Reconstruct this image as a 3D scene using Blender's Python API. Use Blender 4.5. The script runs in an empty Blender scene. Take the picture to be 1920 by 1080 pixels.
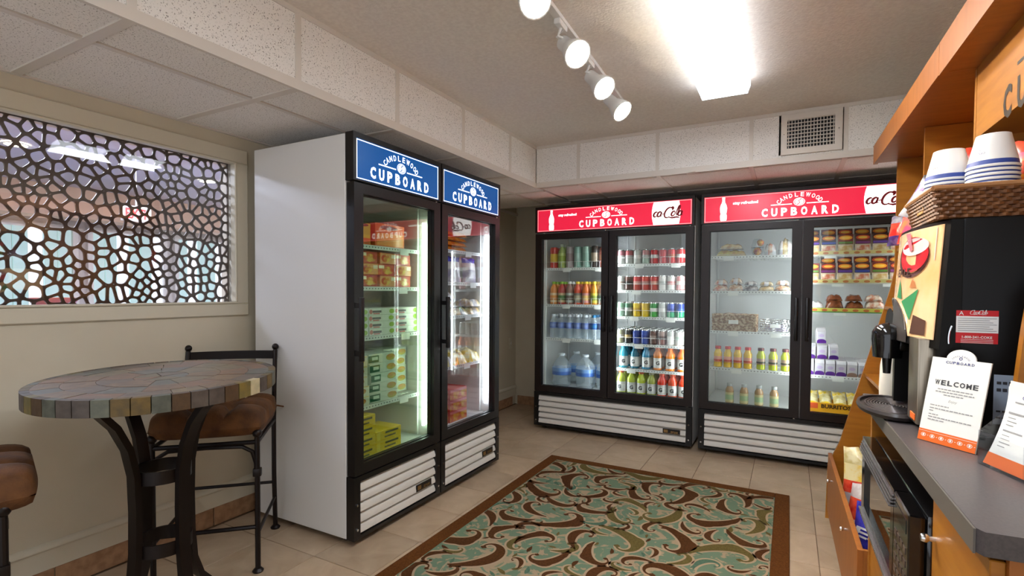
import bpy, bmesh, math, random
from mathutils import Matrix, Vector
PI = math.pi
rnd = random.Random(7)
scene = bpy.context.scene
COL = scene.collection

# ------------------------------------------------------------------ camera
cam_d = bpy.data.cameras.new('camera'); cam = bpy.data.objects.new('camera', cam_d); COL.objects.link(cam)
YAW, PITCH, ROLL = [math.radians(a) for a in (28.196, -1.503, 0.36)]
fw = Vector((-math.sin(YAW)*math.cos(PITCH), math.cos(YAW)*math.cos(PITCH), math.sin(PITCH)))
rt = Vector((math.cos(YAW), math.sin(YAW), 0)); up = rt.cross(fw)
r2 = rt*math.cos(ROLL) + up*math.sin(ROLL); u2 = -rt*math.sin(ROLL) + up*math.cos(ROLL)
cam.matrix_world = Matrix(((r2.x, u2.x, -fw.x, 0), (r2.y, u2.y, -fw.y, 0), (r2.z, u2.z, -fw.z, 1.243), (0, 0, 0, 1)))
cam_d.sensor_fit = 'HORIZONTAL'; cam_d.sensor_width = 36.0; cam_d.lens = 960.28/1920*36.0
cam_d.shift_x = -4.366/1920; cam_d.shift_y = 30.91/1920; cam_d.clip_start = 0.02
scene.camera = cam
# ------------------------------------------------------------------ world, exposure
w = bpy.data.worlds.new('world'); scene.world = w; w.use_nodes = True
bg = w.node_tree.nodes['Background']; bg.inputs[0].default_value = (0.75, 0.79, 0.86, 1); bg.inputs[1].default_value = 0.62
vs = scene.view_settings; vs.view_transform = 'Standard'; vs.look = 'None'; vs.exposure = 1.48; vs.gamma = 1.0
vs.use_curve_mapping = False
scene.cycles.transparent_max_bounces = 24; scene.cycles.max_bounces = 7; scene.cycles.use_adaptive_sampling = True; scene.cycles.adaptive_threshold = 0.03
FLUO = 7.2      # ceiling fixture
SPOT = 10.0      # each track lamp, watt
TUBE = 4.6      # cooler tubes
RED_SIGN = 0.42
BLUE_SIGN = 0.28

# ------------------------------------------------------------------ helpers
def lin(r, g, b):
    f = lambda c: (c/255/12.92) if c/255 <= 0.04045 else ((c/255+0.055)/1.055)**2.4
    return (f(r), f(g), f(b), 1.0)
MATS = {}
def mat(name, rgb, rough=0.5, metal=0.0, emit=0.0, spec=0.5, alt=None, scale=20, thr=None, bump=0, bscale=200, rand=0.0, coat=0.0, dist=0.0, stretch=None, emitrgb=None):
    """Principled material; alt mixes a second colour by noise (thr = (lo, hi) ramp), bump adds fine relief, rand varies by object."""
    if name in MATS: return MATS[name]
    m = bpy.data.materials.new(name); m.use_nodes = True; nt = m.node_tree; N = nt.nodes; L = nt.links
    p = N['Principled BSDF']; c = lin(*rgb)
    p.inputs['Base Color'].default_value = c; p.inputs['Roughness'].default_value = rough; p.inputs['Metallic'].default_value = metal
    p.inputs['Specular IOR Level'].default_value = spec
    if coat: p.inputs['Coat Weight'].default_value = coat; p.inputs['Coat Roughness'].default_value = 0.08
    src = None
    tc = N.new('ShaderNodeTexCoord')
    vec = tc.outputs['Object']
    if stretch:
        mp = N.new('ShaderNodeMapping'); mp.inputs['Scale'].default_value = stretch; L.new(vec, mp.inputs['Vector']); vec = mp.outputs['Vector']
    if alt:
        nz = N.new('ShaderNodeTexNoise'); nz.inputs['Scale'].default_value = scale; nz.inputs['Detail'].default_value = 4; nz.inputs['Distortion'].default_value = dist
        L.new(vec, nz.inputs['Vector'])
        rp = N.new('ShaderNodeValToRGB'); lo, hi = thr or (0.35, 0.65)
        rp.color_ramp.elements[0].position = lo; rp.color_ramp.elements[1].position = hi
        rp.color_ramp.elements[0].color = c; rp.color_ramp.elements[1].color = lin(*alt)
        L.new(nz.outputs['Fac'], rp.inputs['Fac']); src = rp.outputs['Color']
    if rand:
        oi = N.new('ShaderNodeObjectInfo'); hs = N.new('ShaderNodeHueSaturation')
        mr = N.new('ShaderNodeMapRange'); mr.inputs[3].default_value = 1-rand; mr.inputs[4].default_value = 1+rand
        L.new(oi.outputs['Random'], mr.inputs[0]); L.new(mr.outputs[0], hs.inputs['Value'])
        if src: L.new(src, hs.inputs['Color'])
        else: hs.inputs['Color'].default_value = c
        src = hs.outputs['Color']
    if src: L.new(src, p.inputs['Base Color'])
    if emit:
        p.inputs['Emission Strength'].default_value = emit
        p.inputs['Emission Color'].default_value = lin(*(emitrgb or rgb))
    if bump:
        nb = N.new('ShaderNodeTexNoise'); nb.inputs['Scale'].default_value = bscale; nb.inputs['Detail'].default_value = 3
        L.new(tc.outputs['Object'], nb.inputs['Vector'])
        b = N.new('ShaderNodeBump'); b.inputs['Strength'].default_value = bump; b.inputs['Distance'].default_value = 0.004
        L.new(nb.outputs['Fac'], b.inputs['Height']); L.new(b.outputs['Normal'], p.inputs['Normal'])
    MATS[name] = m; return m
def glassmat(name, rgb=(255, 255, 255), ior=1.5, rough=0.02, gain=1.0):
    if name in MATS: return MATS[name]
    m = bpy.data.materials.new(name); m.use_nodes = True; nt = m.node_tree; N = nt.nodes; L = nt.links
    N.remove(N['Principled BSDF'])
    t = N.new('ShaderNodeBsdfTransparent'); t.inputs[0].default_value = lin(*rgb)
    g = N.new('ShaderNodeBsdfGlossy'); g.inputs['Roughness'].default_value = rough
    # Schlick reflectance from the facing angle, the same on both sides of a thin pane
    lw = N.new('ShaderNodeLayerWeight'); lw.inputs['Blend'].default_value = 0.5
    pw = N.new('ShaderNodeMath'); pw.operation = 'POWER'; pw.inputs[1].default_value = 5.0; L.new(lw.outputs['Facing'], pw.inputs[0])
    r0 = ((ior-1)/(ior+1))**2
    ma = N.new('ShaderNodeMath'); ma.operation = 'MULTIPLY_ADD'; ma.inputs[1].default_value = 1-r0; ma.inputs[2].default_value = r0; L.new(pw.outputs[0], ma.inputs[0])
    mu = N.new('ShaderNodeMath'); mu.operation = 'MULTIPLY'; mu.inputs[1].default_value = gain; mu.use_clamp = True
    L.new(ma.outputs[0], mu.inputs[0])
    mx = N.new('ShaderNodeMixShader'); L.new(mu.outputs[0], mx.inputs[0]); L.new(t.outputs[0], mx.inputs[1]); L.new(g.outputs[0], mx.inputs[2])
    L.new(mx.outputs[0], N['Material Output'].inputs['Surface'])
    MATS[name] = m; return m
def specklemat(name, rgb, dark):
    m = bpy.data.materials.new(name); m.use_nodes = True; nt = m.node_tree; N = nt.nodes; L = nt.links
    p = N['Principled BSDF']; p.inputs['Roughness'].default_value = 0.95; p.inputs['Specular IOR Level'].default_value = 0.1
    tc = N.new('ShaderNodeTexCoord'); geo = N.new('ShaderNodeNewGeometry')
    nz = N.new('ShaderNodeTexNoise'); nz.inputs['Scale'].default_value = 185; nz.inputs['Detail'].default_value = 2; nz.inputs['Roughness'].default_value = 0.7
    L.new(geo.outputs['Position'], nz.inputs['Vector'])
    rp = N.new('ShaderNodeValToRGB'); rp.color_ramp.elements[0].position = 0.33; rp.color_ramp.elements[1].position = 0.40
    rp.color_ramp.elements[0].color = lin(*dark); rp.color_ramp.elements[1].color = lin(*rgb)
    L.new(nz.outputs['Fac'], rp.inputs['Fac']); L.new(rp.outputs['Color'], p.inputs['Base Color'])
    b = N.new('ShaderNodeBump'); b.inputs['Strength'].default_value = 0.25; b.inputs['Distance'].default_value = 0.002
    L.new(nz.outputs['Fac'], b.inputs['Height']); L.new(b.outputs['Normal'], p.inputs['Normal'])
    MATS[name] = m; return m

class MB:
    def __init__(s): s.v = []; s.f = []; s.m = []
    def add(s, vs, fs, mi=0):
        o = len(s.v); s.v += [tuple(v) for v in vs]; s.f += [tuple(i+o for i in f) for f in fs]; s.m += [mi]*len(fs); return s
    def box(s, x0, y0, z0, x1, y1, z1, mi=0):
        return s.add([(x0,y0,z0),(x1,y0,z0),(x1,y1,z0),(x0,y1,z0),(x0,y0,z1),(x1,y0,z1),(x1,y1,z1),(x0,y1,z1)],
                     [(0,3,2,1),(4,5,6,7),(0,1,5,4),(1,2,6,5),(2,3,7,6),(3,0,4,7)], mi)
    def rbox(s, x0, y0, z0, x1, y1, z1, r=0.01, seg=2, mi=0):
        bm = bmesh.new(); bmesh.ops.create_cube(bm, size=1)
        for v in bm.verts: v.co = ((x0+x1)/2+v.co.x*(x1-x0), (y0+y1)/2+v.co.y*(y1-y0), (z0+z1)/2+v.co.z*(z1-z0))
        bmesh.ops.bevel(bm, geom=bm.edges[:], offset=r, segments=seg, profile=0.5, affect='EDGES')
        bm.verts.index_update(); s.add([v.co[:] for v in bm.verts], [[v.index for v in f.verts] for f in bm.faces], mi); bm.free(); return s
    def ring(s, x0, z0, x1, z1, b, y0, y1, mi=0, bl=None, br=None, bt=None, bb=None):
        """rectangular frame in the XZ plane, border b, from y0 to y1"""
        bl = b if bl is None else bl; br = b if br is None else br; bt = b if bt is None else bt; bb = b if bb is None else bb
        s.box(x0, y0, z0, x0+bl, y1, z1, mi); s.box(x1-br, y0, z0, x1, y1, z1, mi)
        s.box(x0+bl, y0, z0, x1-br, y1, z0+bb, mi); s.box(x0+bl, y0, z1-bt, x1-br, y1, z1, mi); return s
    def lathe(s, prof, n=16, o=(0,0,0), mi=0, caps=True, zones=None, M=None):
        vs = []; fs = []; ms = []
        for r, z in prof:
            for k in range(n):
                a = 2*PI*k/n; vs.append((o[0]+r*math.cos(a), o[1]+r*math.sin(a), o[2]+z))
        for i in range(len(prof)-1):
            for k in range(n):
                fs.append((i*n+k, i*n+(k+1)%n, (i+1)*n+(k+1)%n, (i+1)*n+k)); ms.append(zones[i] if zones else mi)
        if caps:
            fs.append(tuple(range(n-1, -1, -1))); ms.append(zones[0] if zones else mi)
            b = (len(prof)-1)*n; fs.append(tuple(range(b, b+n))); ms.append(zones[-1] if zones else mi)
        if M is not None: vs = [tuple(M @ Vector(v)) for v in vs]
        o2 = len(s.v); s.v += vs; s.f += [tuple(i+o2 for i in f) for f in fs]; s.m += ms; return s
    def cyl(s, a, b, r0, r1=None, n=12, mi=0):
        r1 = r0 if r1 is None else r1; a = Vector(a); b = Vector(b); d = b-a; q = d.to_track_quat('Z', 'Y').to_matrix()
        vs = []
        for p, r in ((a, r0), (b, r1)):
            for k in range(n): vs.append(p + q @ Vector((r*math.cos(2*PI*k/n), r*math.sin(2*PI*k/n), 0)))
        return s.add(vs, [(k, (k+1) % n, n+(k+1) % n, n+k) for k in range(n)] + [tuple(range(n-1, -1, -1)), tuple(range(n, 2*n))], mi)
    def tube(s, path, r, n=8, mi=0, rz=None):
        P = [Vector(p) for p in path]; vs = []; fs = []; T0 = None; X = None
        for i, p in enumerate(P):
            t = (P[min(i+1, len(P)-1)]-P[max(i-1, 0)]).normalized()
            if X is None: X = t.orthogonal().normalized()
            else: X = (X - t*X.dot(t)).normalized()
            Y = t.cross(X); rr = r[i] if isinstance(r, (list, tuple)) else r
            for k in range(n): vs.append(p + X*rr*math.cos(2*PI*k/n) + Y*rr*math.sin(2*PI*k/n))
        for i in range(len(P)-1):
            for k in range(n): fs.append((i*n+k, i*n+(k+1) % n, (i+1)*n+(k+1) % n, (i+1)*n+k))
        fs.append(tuple(range(n-1, -1, -1))); fs.append(tuple(range((len(P)-1)*n, len(P)*n)))
        return s.add(vs, fs, mi)
    def sph(s, c, r, n=12, mi=0, sz=1.0):
        return s.lathe([(max(1e-4, r*math.sin(PI*i/8)), -r*sz*math.cos(PI*i/8)) for i in range(9)], n, c, mi, caps=False)
    def prism(s, poly, fn, d0, d1, mi=0):
        n = len(poly); vs = [fn(a, b, d0) for a, b in poly]+[fn(a, b, d1) for a, b in poly]
        return s.add(vs, [tuple(range(n)), tuple(range(2*n-1, n-1, -1))]+[((k+1) % n, k, n+k, n+(k+1) % n) for k in range(n)], mi)
    def xf(s, M):
        s.v = [tuple(M @ Vector(v)) for v in s.v]; return s
    def mesh(s, name, mats, smooth=35):
        me = bpy.data.meshes.new(name); me.from_pydata(s.v, [], s.f)
        if not isinstance(mats, (list, tuple)): mats = [mats]
        for m in mats: me.materials.append(m)
        me.polygons.foreach_set('material_index', s.m)
        bm = bmesh.new(); bm.from_mesh(me); bmesh.ops.recalc_face_normals(bm, faces=bm.faces[:]); bm.to_mesh(me); bm.free()
        if smooth:
            me.polygons.foreach_set('use_smooth', [True]*len(me.polygons)); me.set_sharp_from_angle(angle=math.radians(smooth))
        me.update(); return me
    def build(s, name, mats, parent=None, loc=(0,0,0), rz=0, smooth=35):
        return inst(s.mesh(name, mats, smooth), name, parent, loc, rz)
def inst(me, name, parent=None, loc=(0,0,0), rz=0, rot=None):
    o = bpy.data.objects.new(name, me); COL.objects.link(o); o.location = loc; o.rotation_euler = rot or (0, 0, rz)
    if parent: o.parent = parent
    return o
def tag(o, label=None, cat=None, group=None, kind=None):
    if label: o['label'] = label
    if cat: o['category'] = cat
    if group: o['group'] = group
    if kind: o['kind'] = kind
    return o
def thing(name, label, cat, loc=(0,0,0), rz=0, group=None):
    o = bpy.data.objects.new(name, None); COL.objects.link(o); o.empty_display_size = 0.05
    o.location = loc; o.rotation_euler = (0, 0, rz); return tag(o, label, cat, group)
def struct(name, parent=None):
    o = bpy.data.objects.new(name, None); COL.objects.link(o); o.empty_display_size = 0.05
    if parent: o.parent = parent
    else: o['kind'] = 'structure'
    return o
_TX = {}
def textgeo(s, bold=0.0, shear=0.0, res=2):
    k = (s, bold, shear)
    if k in _TX: return _TX[k]
    cu = bpy.data.curves.new('t', 'FONT'); cu.body = s; cu.size = 1.0; cu.offset = bold; cu.shear = shear; cu.resolution_u = res
    cu.align_x = 'LEFT'; o = bpy.data.objects.new('t', cu); COL.objects.link(o)
    dg = bpy.context.evaluated_depsgraph_get(); me = bpy.data.meshes.new_from_object(o.evaluated_get(dg))
    V = [tuple(v.co) for v in me.vertices]; F = [tuple(p.vertices) for p in me.polygons]
    bpy.data.objects.remove(o); bpy.data.curves.remove(cu); bpy.data.meshes.remove(me)
    _TX[k] = (V, F); return V, F
def text(mb, s, cx, cy, h, M, wid=None, bold=0.0, shear=0.0, out=0.0008, mi=0, flip=False, warp=None):
    """lettering centred at (cx, cy) in the plane of M (x right, y up, z out); h = capital height; wid = total width"""
    V, F = textgeo(s, bold, shear)
    if not V: return
    x0 = min(v[0] for v in V); x1 = max(v[0] for v in V); k = h/0.69; kx = (wid/(x1-x0)) if wid else k
    pts = []
    for x, y, z in V:
        a = (x-(x0+x1)/2)*kx; b = (y-0.345)*k
        if flip: a, b = -a, -b
        p = (cx+a, cy+b, out); p = warp(*p) if warp else M @ Vector(p)
        pts.append(p)
    mb.add(pts, F, mi)
def spaced(mb, s, cx, cy, h, M, wid, lw, bold=0.0, out=0.0008, mi=0):
    n = len(s); pitch = (wid-lw)/(n-1)
    for i, c in enumerate(s): text(mb, c, cx-wid/2+lw/2+i*pitch, cy, h, M, wid=lw*(0.45 if c == 'I' else 1), bold=bold, out=out, mi=mi)
def arcword(mb, s, cx, cy, rx, ry, half, h, M, bold=0.0, out=0.0008, mi=0, wide=1.0):
    """word set along the top of an ellipse, from -half to +half (radians)"""
    n = len(s)
    for i, c in enumerate(s):
        a = half*(2*i/(n-1)-1); A = Matrix.Translation((cx+rx*math.sin(a), cy+ry*math.cos(a), 0)) @ Matrix.Rotation(-math.atan2(ry*math.sin(a), rx*math.cos(a))*.9, 4, 'Z')
        text(mb, c, 0, 0, h, M @ A, wid=h*(0.95 if c == 'W' else .72)*wide, bold=bold, out=out, mi=mi)
def stroke(mb, pts, wd, M, out=0.0009, mi=0):
    P = [Vector((p[0], p[1])) for p in pts]; n = len(P); vs = []
    for i, p in enumerate(P):
        t = P[min(i+1, n-1)]-P[max(i-1, 0)]
        t = t.normalized() if t.length > 1e-9 else Vector((1, 0)); nn = Vector((-t.y, t.x))
        ww = wd[i] if isinstance(wd, (list, tuple)) else wd
        for s in (1, -1): q = p+nn*ww*s*0.5; vs.append(M @ Vector((q.x, q.y, out)))
    mb.add(vs, [(2*i, 2*i+1, 2*i+3, 2*i+2) for i in range(n-1)], mi)
def disc(mb, cx, cy, rx, ry, M, n=24, out=0.0008, mi=0, rin=None):
    if rin is None:
        mb.add([M @ Vector((cx+rx*math.cos(2*PI*k/n), cy+ry*math.sin(2*PI*k/n), out)) for k in range(n)], [tuple(range(n))], mi)
    else:
        vs = []
        for k in range(n):
            for q in (1, rin): vs.append(M @ Vector((cx+q*rx*math.cos(2*PI*k/n), cy+q*ry*math.sin(2*PI*k/n), out)))
        mb.add(vs, [(2*k, (2*k+2) % (2*n), (2*k+3) % (2*n), 2*k+1) for k in range(n)], mi)
def rect(mb, x0, y0, x1, y1, M, out=0.0008, mi=0):
    mb.add([M @ Vector((x, y, out)) for x, y in ((x0, y0), (x1, y0), (x1, y1), (x0, y1))], [(0, 1, 2, 3)], mi)
def script(mb, x, y, h, M, word='Cola', mi=0, out=0.0009, wd=0.12):
    """flowing script letters; h = x-height"""
    def sh(p): return (x+h*(p[0]+0.35*p[1]), y+h*p[1])
    def arc(cx, cy, rx, ry, a0, a1, n=18): return [(cx+rx*math.cos(a0+(a1-a0)*i/n), cy+ry*math.sin(a0+(a1-a0)*i/n)) for i in range(n+1)]
    px = 0
    for ch in word:
        if ch in 'oa': S = [arc(px+.35, .45, .33, .45, 0, 2*PI)]; adv = .78
        if ch == 'a': S.append([(px+.68, .9), (px+.66, .4), (px+.72, .05), (px+.95, .12)]); adv = .95
        if ch == 'c': S = [arc(px+.38, .45, .34, .45, .9, 2*PI-.7)]; adv = .72
        if ch == 'l': S = [arc(px+.28, 1.0, .17, .95, -PI/2, PI*1.3)]; adv = .5
        if ch == 'C': S = [arc(px+.85, .7, .72, 1.0, .55, 2*PI-.9, 26), arc(px+1.28, 1.45, .22, .3, -1.4, 2.9, 14), [(px+1.2, -.22), (px+1.9, -.38), (px+2.8, -.25), (px+3.4, -.42)]]; adv = 1.5
        if ch == '-': S = [[(px-.1, .42), (px+.3, .5)]]; adv = .3
        for st in S:
            n = len(st); stroke(mb, [sh(p) for p in st], [h*wd*(0.7+0.8*math.sin(PI*i/max(1, n-1))) for i in range(n)], M, out, mi)
        px += adv
    return px*h
XZ = Matrix(((1,0,0,0),(0,0,-1,0),(0,1,0,0),(0,0,0,1)))         # text plane facing -Y
def onface(x, y, z): return Matrix.Translation((x, y, z)) @ XZ
# ------------------------------------------------------------------ materials
M_wall = mat('cream wall paint', (212, 203, 182), 0.6, bump=0.08, bscale=300, alt=(206, 196, 174), scale=3)
M_trim = mat('cream trim paint', (214, 206, 186), 0.4)
M_ceil = mat('textured ceiling', (230, 223, 215), 0.9, spec=0.1, bump=0.55, bscale=90, alt=(220, 212, 204), scale=60)
M_tile = specklemat('speckled ceiling tile', (238, 234, 229), (112, 104, 95))
M_grid = mat('ceiling grid metal', (216, 208, 198), 0.5)
M_floor = mat('stone floor tile', (190, 168, 142), 0.35, alt=(164, 140, 113), scale=5, thr=(0.3, 0.72), dist=1.2, rand=0.10, bump=0.08, bscale=60)
M_grout = mat('grout', (120, 98, 76), 0.9)
M_base = mat('base tile', (176, 138, 104), 0.4, alt=(150, 112, 82), scale=30, rand=0.08)
M_black = mat('black painted steel', (16, 14, 14), 0.32)
M_brownblack = mat('dark bronze door frame', (34, 23, 20), 0.35, metal=0.2)
M_white = mat('white enamel', (226, 224, 220), 0.28, coat=0.2)
M_liner = mat('cooler liner', (216, 217, 217), 0.4)
M_louver = mat('louver white', (222, 218, 210), 0.35)
M_wire = mat('white coated wire', (228, 230, 228), 0.4)
M_chrome = mat('chrome', (215, 215, 215), 0.15, metal=1.0)
M_gold = mat('brass plate', (170, 140, 90), 0.3, metal=0.9)
M_glass = glassmat('door glass', (246, 250, 248), 1.5)
M_glassg = glassmat('green tint glass', (236, 247, 238), 1.5, gain=2.4)
M_glassf = glassmat('freezer glass', (246, 249, 252), 1.5, gain=2.4)
M_pane = glassmat('window glass', (242, 244, 246), 1.5, gain=1.6)
M_acry = glassmat('clear acrylic', (246, 248, 250), 1.49, gain=1.3)
def milky(name, rgb, fac):
    m = glassmat(name, (246, 250, 252), 1.4, 0.12, gain=2.4); nt = m.node_tree; N = nt.nodes; L = nt.links
    out = N['Material Output']; src = out.inputs['Surface'].links[0].from_socket
    d = N.new('ShaderNodeBsdfDiffuse'); d.inputs[0].default_value = lin(*rgb); mx = N.new('ShaderNodeMixShader'); mx.inputs[0].default_value = fac
    L.new(src, mx.inputs[1]); L.new(d.outputs[0], mx.inputs[2]); L.new(mx.outputs[0], out.inputs['Surface']); return m
M_plast = milky('clear water plastic', (226, 236, 244), .22)
M_iron = mat('wrought iron', (24, 15, 13), 0.38, metal=0.4)
M_cush = mat('brown corduroy', (110, 68, 26), 0.8, alt=(78, 46, 16), scale=14, bump=0.35, bscale=160)
M_wood = mat('honey maple laminate', (178, 116, 32), 0.4, alt=(164, 102, 26), scale=6, stretch=(1, 1, 8), coat=0.15)
M_wood2 = mat('maple laminate face', (166, 100, 38), 0.45, alt=(154, 90, 32), scale=6, stretch=(1, 8, 1))
M_wood3 = mat('cherry edge band', (150, 70, 26), 0.4)
M_counter = mat('dark grey laminate', (82, 76, 77), 0.38, alt=(72, 67, 69), scale=200)
M_cedge = mat('counter edge', (96, 90, 84), 0.4)
M_paper = mat('white paper', (238, 238, 234), 0.7)
M_ink = mat('dark ink', (60, 60, 66), 0.7); M_inkl = mat('light grey ink', (150, 150, 152), 0.7)
M_navy = mat('navy ink', (30, 45, 120), 0.6); M_orange = mat('orange ink', (236, 108, 30), 0.6)
M_redink = mat('red ink', (206, 26, 36), 0.5); M_whiteink = mat('white ink', (242, 242, 240), 0.6)
M_fluo = mat('lit diffuser', (238, 246, 255), 0.5, emit=FLUO)
M_lampon = mat('lit lamp face', (255, 240, 205), 0.5, emit=60)
M_tubeg = mat('greenish cooler tube', (238, 255, 240), 0.5, emit=TUBE)
M_tubew = mat('white cooler tube', (245, 250, 255), 0.5, emit=TUBE)
M_tubec = mat('bright cooler tube', (245, 250, 255), 0.5, emit=TUBE*2.1)
M_redsign = mat('lit red acrylic', (200, 30, 58), 0.25, emit=RED_SIGN)
M_bluesign = mat('lit blue acrylic', (6, 74, 140), 0.25, emit=BLUE_SIGN)
M_signwhite = mat('lit white acrylic', (255, 250, 245), 0.3, emit=0.75)
M_signwhite2 = mat('lit white letter', (235, 242, 255), 0.3, emit=0.9)
M_signink = mat('red script on lit acrylic', (120, 10, 24), 0.4, emit=0.12)

# ------------------------------------------------------------------ the room
WX, CEIL, DROP, XS, YS, BACK, RX, NEAR = -2.65, 2.388, 2.068, -1.787, 3.687, 4.98, 0.95, -1.7
fl = struct('floor')
MB().box(WX-.1, NEAR, -0.08, RX+.1, BACK+.1, -0.004).build('floor_slab', M_grout, fl)
P_T = 0.3465; tm = MB().rbox(-P_T/2+.0018, -P_T/2+.0018, -.012, P_T/2-.0018, P_T/2-.0018, 0, r=.0012, seg=1).mesh('tile', M_floor, 0)
ix = -4
while True:
    x = -1.242 + P_T*ix + P_T/2
    if x > RX: break
    iy = -10
    while True:
        y = 1.988 + P_T*iy + P_T/2
        if y > BACK: break
        if x-P_T/2 > WX-P_T and y > -1.2: inst(tm, 'tile', fl, (x, y, 0), rz=rnd.randrange(4)*PI/2)
        iy += 1
    ix += 1
MB().box(XS, NEAR, CEIL, RX+.1, YS, CEIL+.1).build('ceiling', M_ceil)['kind'] = 'structure'
# left wall with the opening of the lattice window
WY0, WY1, WZ0, WZ1 = 0.0, 1.735, 1.166, 1.926
wl = MB(); T = 0.12
wl.box(WX-T, NEAR, 0, WX, BACK, WZ0); wl.box(WX-T, NEAR, WZ1, WX, BACK, 2.75); wl.box(WX-T, NEAR, WZ0, WX, WY0, WZ1); wl.box(WX-T, WY1, WZ0, WX, BACK, WZ1)
wl.build('wall_left', M_wall)['kind'] = 'structure'
MB().box(WX-T, BACK, 0, RX+.2, BACK+.1, 2.75).build('wall_back', M_wall)['kind'] = 'structure'
MB().box(RX, NEAR, 0, RX+.1, BACK, 2.75).build('wall_right', M_wall)['kind'] = 'structure'
# near wall left out so world light fills in from behind the camera
# skirting: tile base, board, cap
bb = struct('baseboard_left')
y = NEAR; tb = MB().rbox(0, 0, 0, .010, .325, .096, r=.002, seg=1).mesh('base_tile', M_base, 0)
while y < BACK-.33: inst(tb, 'base_tile', bb, (WX, y+.0035, 0)); y += .33
MB().box(WX, NEAR, .097, WX+.012, BACK, .176).build('skirting_board', M_trim, bb)
cap = [(0, .176), (.016, .176), (.022, .184), (.020, .194), (.012, .203), (0, .206)]
MB().prism(cap, lambda a, b, d: (WX+a, d, b), NEAR, BACK).build('cap_moulding', M_trim, bb)
bb2 = struct('baseboard_back'); x = WX+.03
while x < -2.0: inst(tb, 'base_tile', bb2, (x, BACK, 0), rz=-PI/2); x += .33
# dropped soffits of ceiling tile around the raised ceiling
def soffit_tiles(parent):
    # horizontal underside, left run
    ys = [.2425+.6035*k for k in range(-3, 8)]
    for a, b in zip(ys, ys[1:]):
        b2 = min(b, BACK)
        for x0, x1 in ((WX, -2.085), (-2.060, XS-.012)):
            MB().box(x0+.004, a+.017, DROP+.003, x1-.004, b2-.017, DROP+.02).build('soffit_tile', M_tile, parent, smooth=0)
        MB().box(WX, b-.017, DROP-.003, XS-.012, b+.017, DROP+.022).build('grid_bar', M_grid, parent, smooth=0)
    MB().box(-2.085, ys[0], DROP-.002, -2.060, BACK, DROP+.022).build('grid_bar', M_grid, parent, smooth=0)
    MB().box(WX, ys[0], DROP-.004, WX+.02, BACK, DROP+.022).build('grid_bar', M_grid, parent, smooth=0)
    # upright face, left run
    for a, b in zip(ys, ys[1:]):
        b2 = min(b, YS)
        if a > YS-.05: break
        MB().box(XS-.012, a+.014, DROP+.035, XS-.004, b2-(.014 if b < YS else 0), CEIL-.022).build('soffit_tile', M_tile, parent, smooth=0)
        if b < YS: MB().box(XS-.014, b-.014, DROP, XS+.0005, b+.014, CEIL).build('grid_bar', M_grid, parent, smooth=0)
    MB().box(XS-.014, ys[0], DROP-.006, XS+.002, YS, DROP+.034).build('grid_bar', M_grid, parent, smooth=0)
    MB().box(XS-.014, ys[0], CEIL-.022, XS+.002, YS, CEIL).build('grid_bar', M_grid, parent, smooth=0)
t1 = struct('trim_1'); soffit_tiles(t1)
t2 = struct('trim_2')
xs = [XS, -1.433, -.838, -.235, .285, .885, RX]
for a, b in zip(xs, xs[1:]):
    if a == -.235:
        MB().box(a+.012, YS+.004, DROP+.035, -.075, YS+.012, CEIL-.022).build('soffit_tile', M_tile, t2, smooth=0)
        MB().box(-.075, YS+.004, DROP+.035, b-.012, YS+.012, DROP+.047).build('soffit_tile', M_tile, t2, smooth=0)
    else: MB().box(a+(.012 if a > XS else 0), YS+.004, DROP+.035, b-.012, YS+.012, CEIL-.022).build('soffit_tile', M_tile, t2, smooth=0)
    if b < RX: MB().box(b-.012, YS-.0005, DROP, b+.012, YS+.014, CEIL).build('grid_bar', M_grid, t2, smooth=0)
    for y0, y1 in ((YS+.012, 3.745), (3.77, 4.365), (4.39, BACK)):
        MB().box(a+.014, y0+.003, DROP+.003, b-.014, y1-.003, DROP+.02).build('soffit_tile', M_tile, t2, smooth=0)
    MB().box(b-.014, YS+.012, DROP-.003, b+.014, BACK, DROP+.022).build('grid_bar', M_grid, t2, smooth=0)
for y0 in (3.745, 4.365): MB().box(XS, y0, DROP-.002, RX, y0+.025, DROP+.022).build('grid_bar', M_grid, t2, smooth=0)
MB().box(XS, YS-.002, DROP-.006, RX, YS+.014, DROP+.034).build('grid_bar', M_grid, t2, smooth=0)
MB().box(XS, YS-.002, CEIL-.022, RX, YS+.014, CEIL).build('grid_bar', M_grid, t2, smooth=0)
t3 = MB().box(WX-.1, NEAR, 2.70, RX+.1, BACK+.1, 2.75); t3.build('trim_3', M_grid)['kind'] = 'structure'
# smoke sensor plate in the back soffit
# ------------------------------------------------------------------ lattice window
win = struct('window_1')
fr = MB()
def bar(x0, y0, z0, x1, y1, z1): fr.rbox(x0, y0, z0, x1, y1, z1, r=.003, seg=1)
FO = (WY0-.07, 1.102, 1.803, 2.0)
for nm, a in (('frame_sill', (WX-.01, FO[0], FO[1], WX+.016, FO[2], WZ0-.0)), ('frame_head', (WX-.01, FO[0], WZ1, WX+.016, FO[2], FO[3])),
              ('frame_jamb', (WX-.01, WY1, WZ0, WX+.016, FO[2], WZ1)), ('frame_jamb', (WX-.01, FO[0], WZ0, WX+.016, WY0, WZ1))):
    MB().rbox(*a, r=.004, seg=1).build(nm, M_trim, win)
for a in ((WX-.02, WY0, WZ0, WX+.022, WY1, WZ0+.010), (WX-.02, WY0, WZ1-.010, WX+.022, WY1, WZ1), (WX-.02, WY1-.010, WZ0+.01, WX+.022, WY1, WZ1-.01)):
    MB().rbox(*a, r=.003, seg=1).build('inner_bead', M_trim, win)
MB().box(WX-.030, WY0, WZ0, WX-.025, WY1, WZ1).build('pane', M_pane, win)
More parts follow.
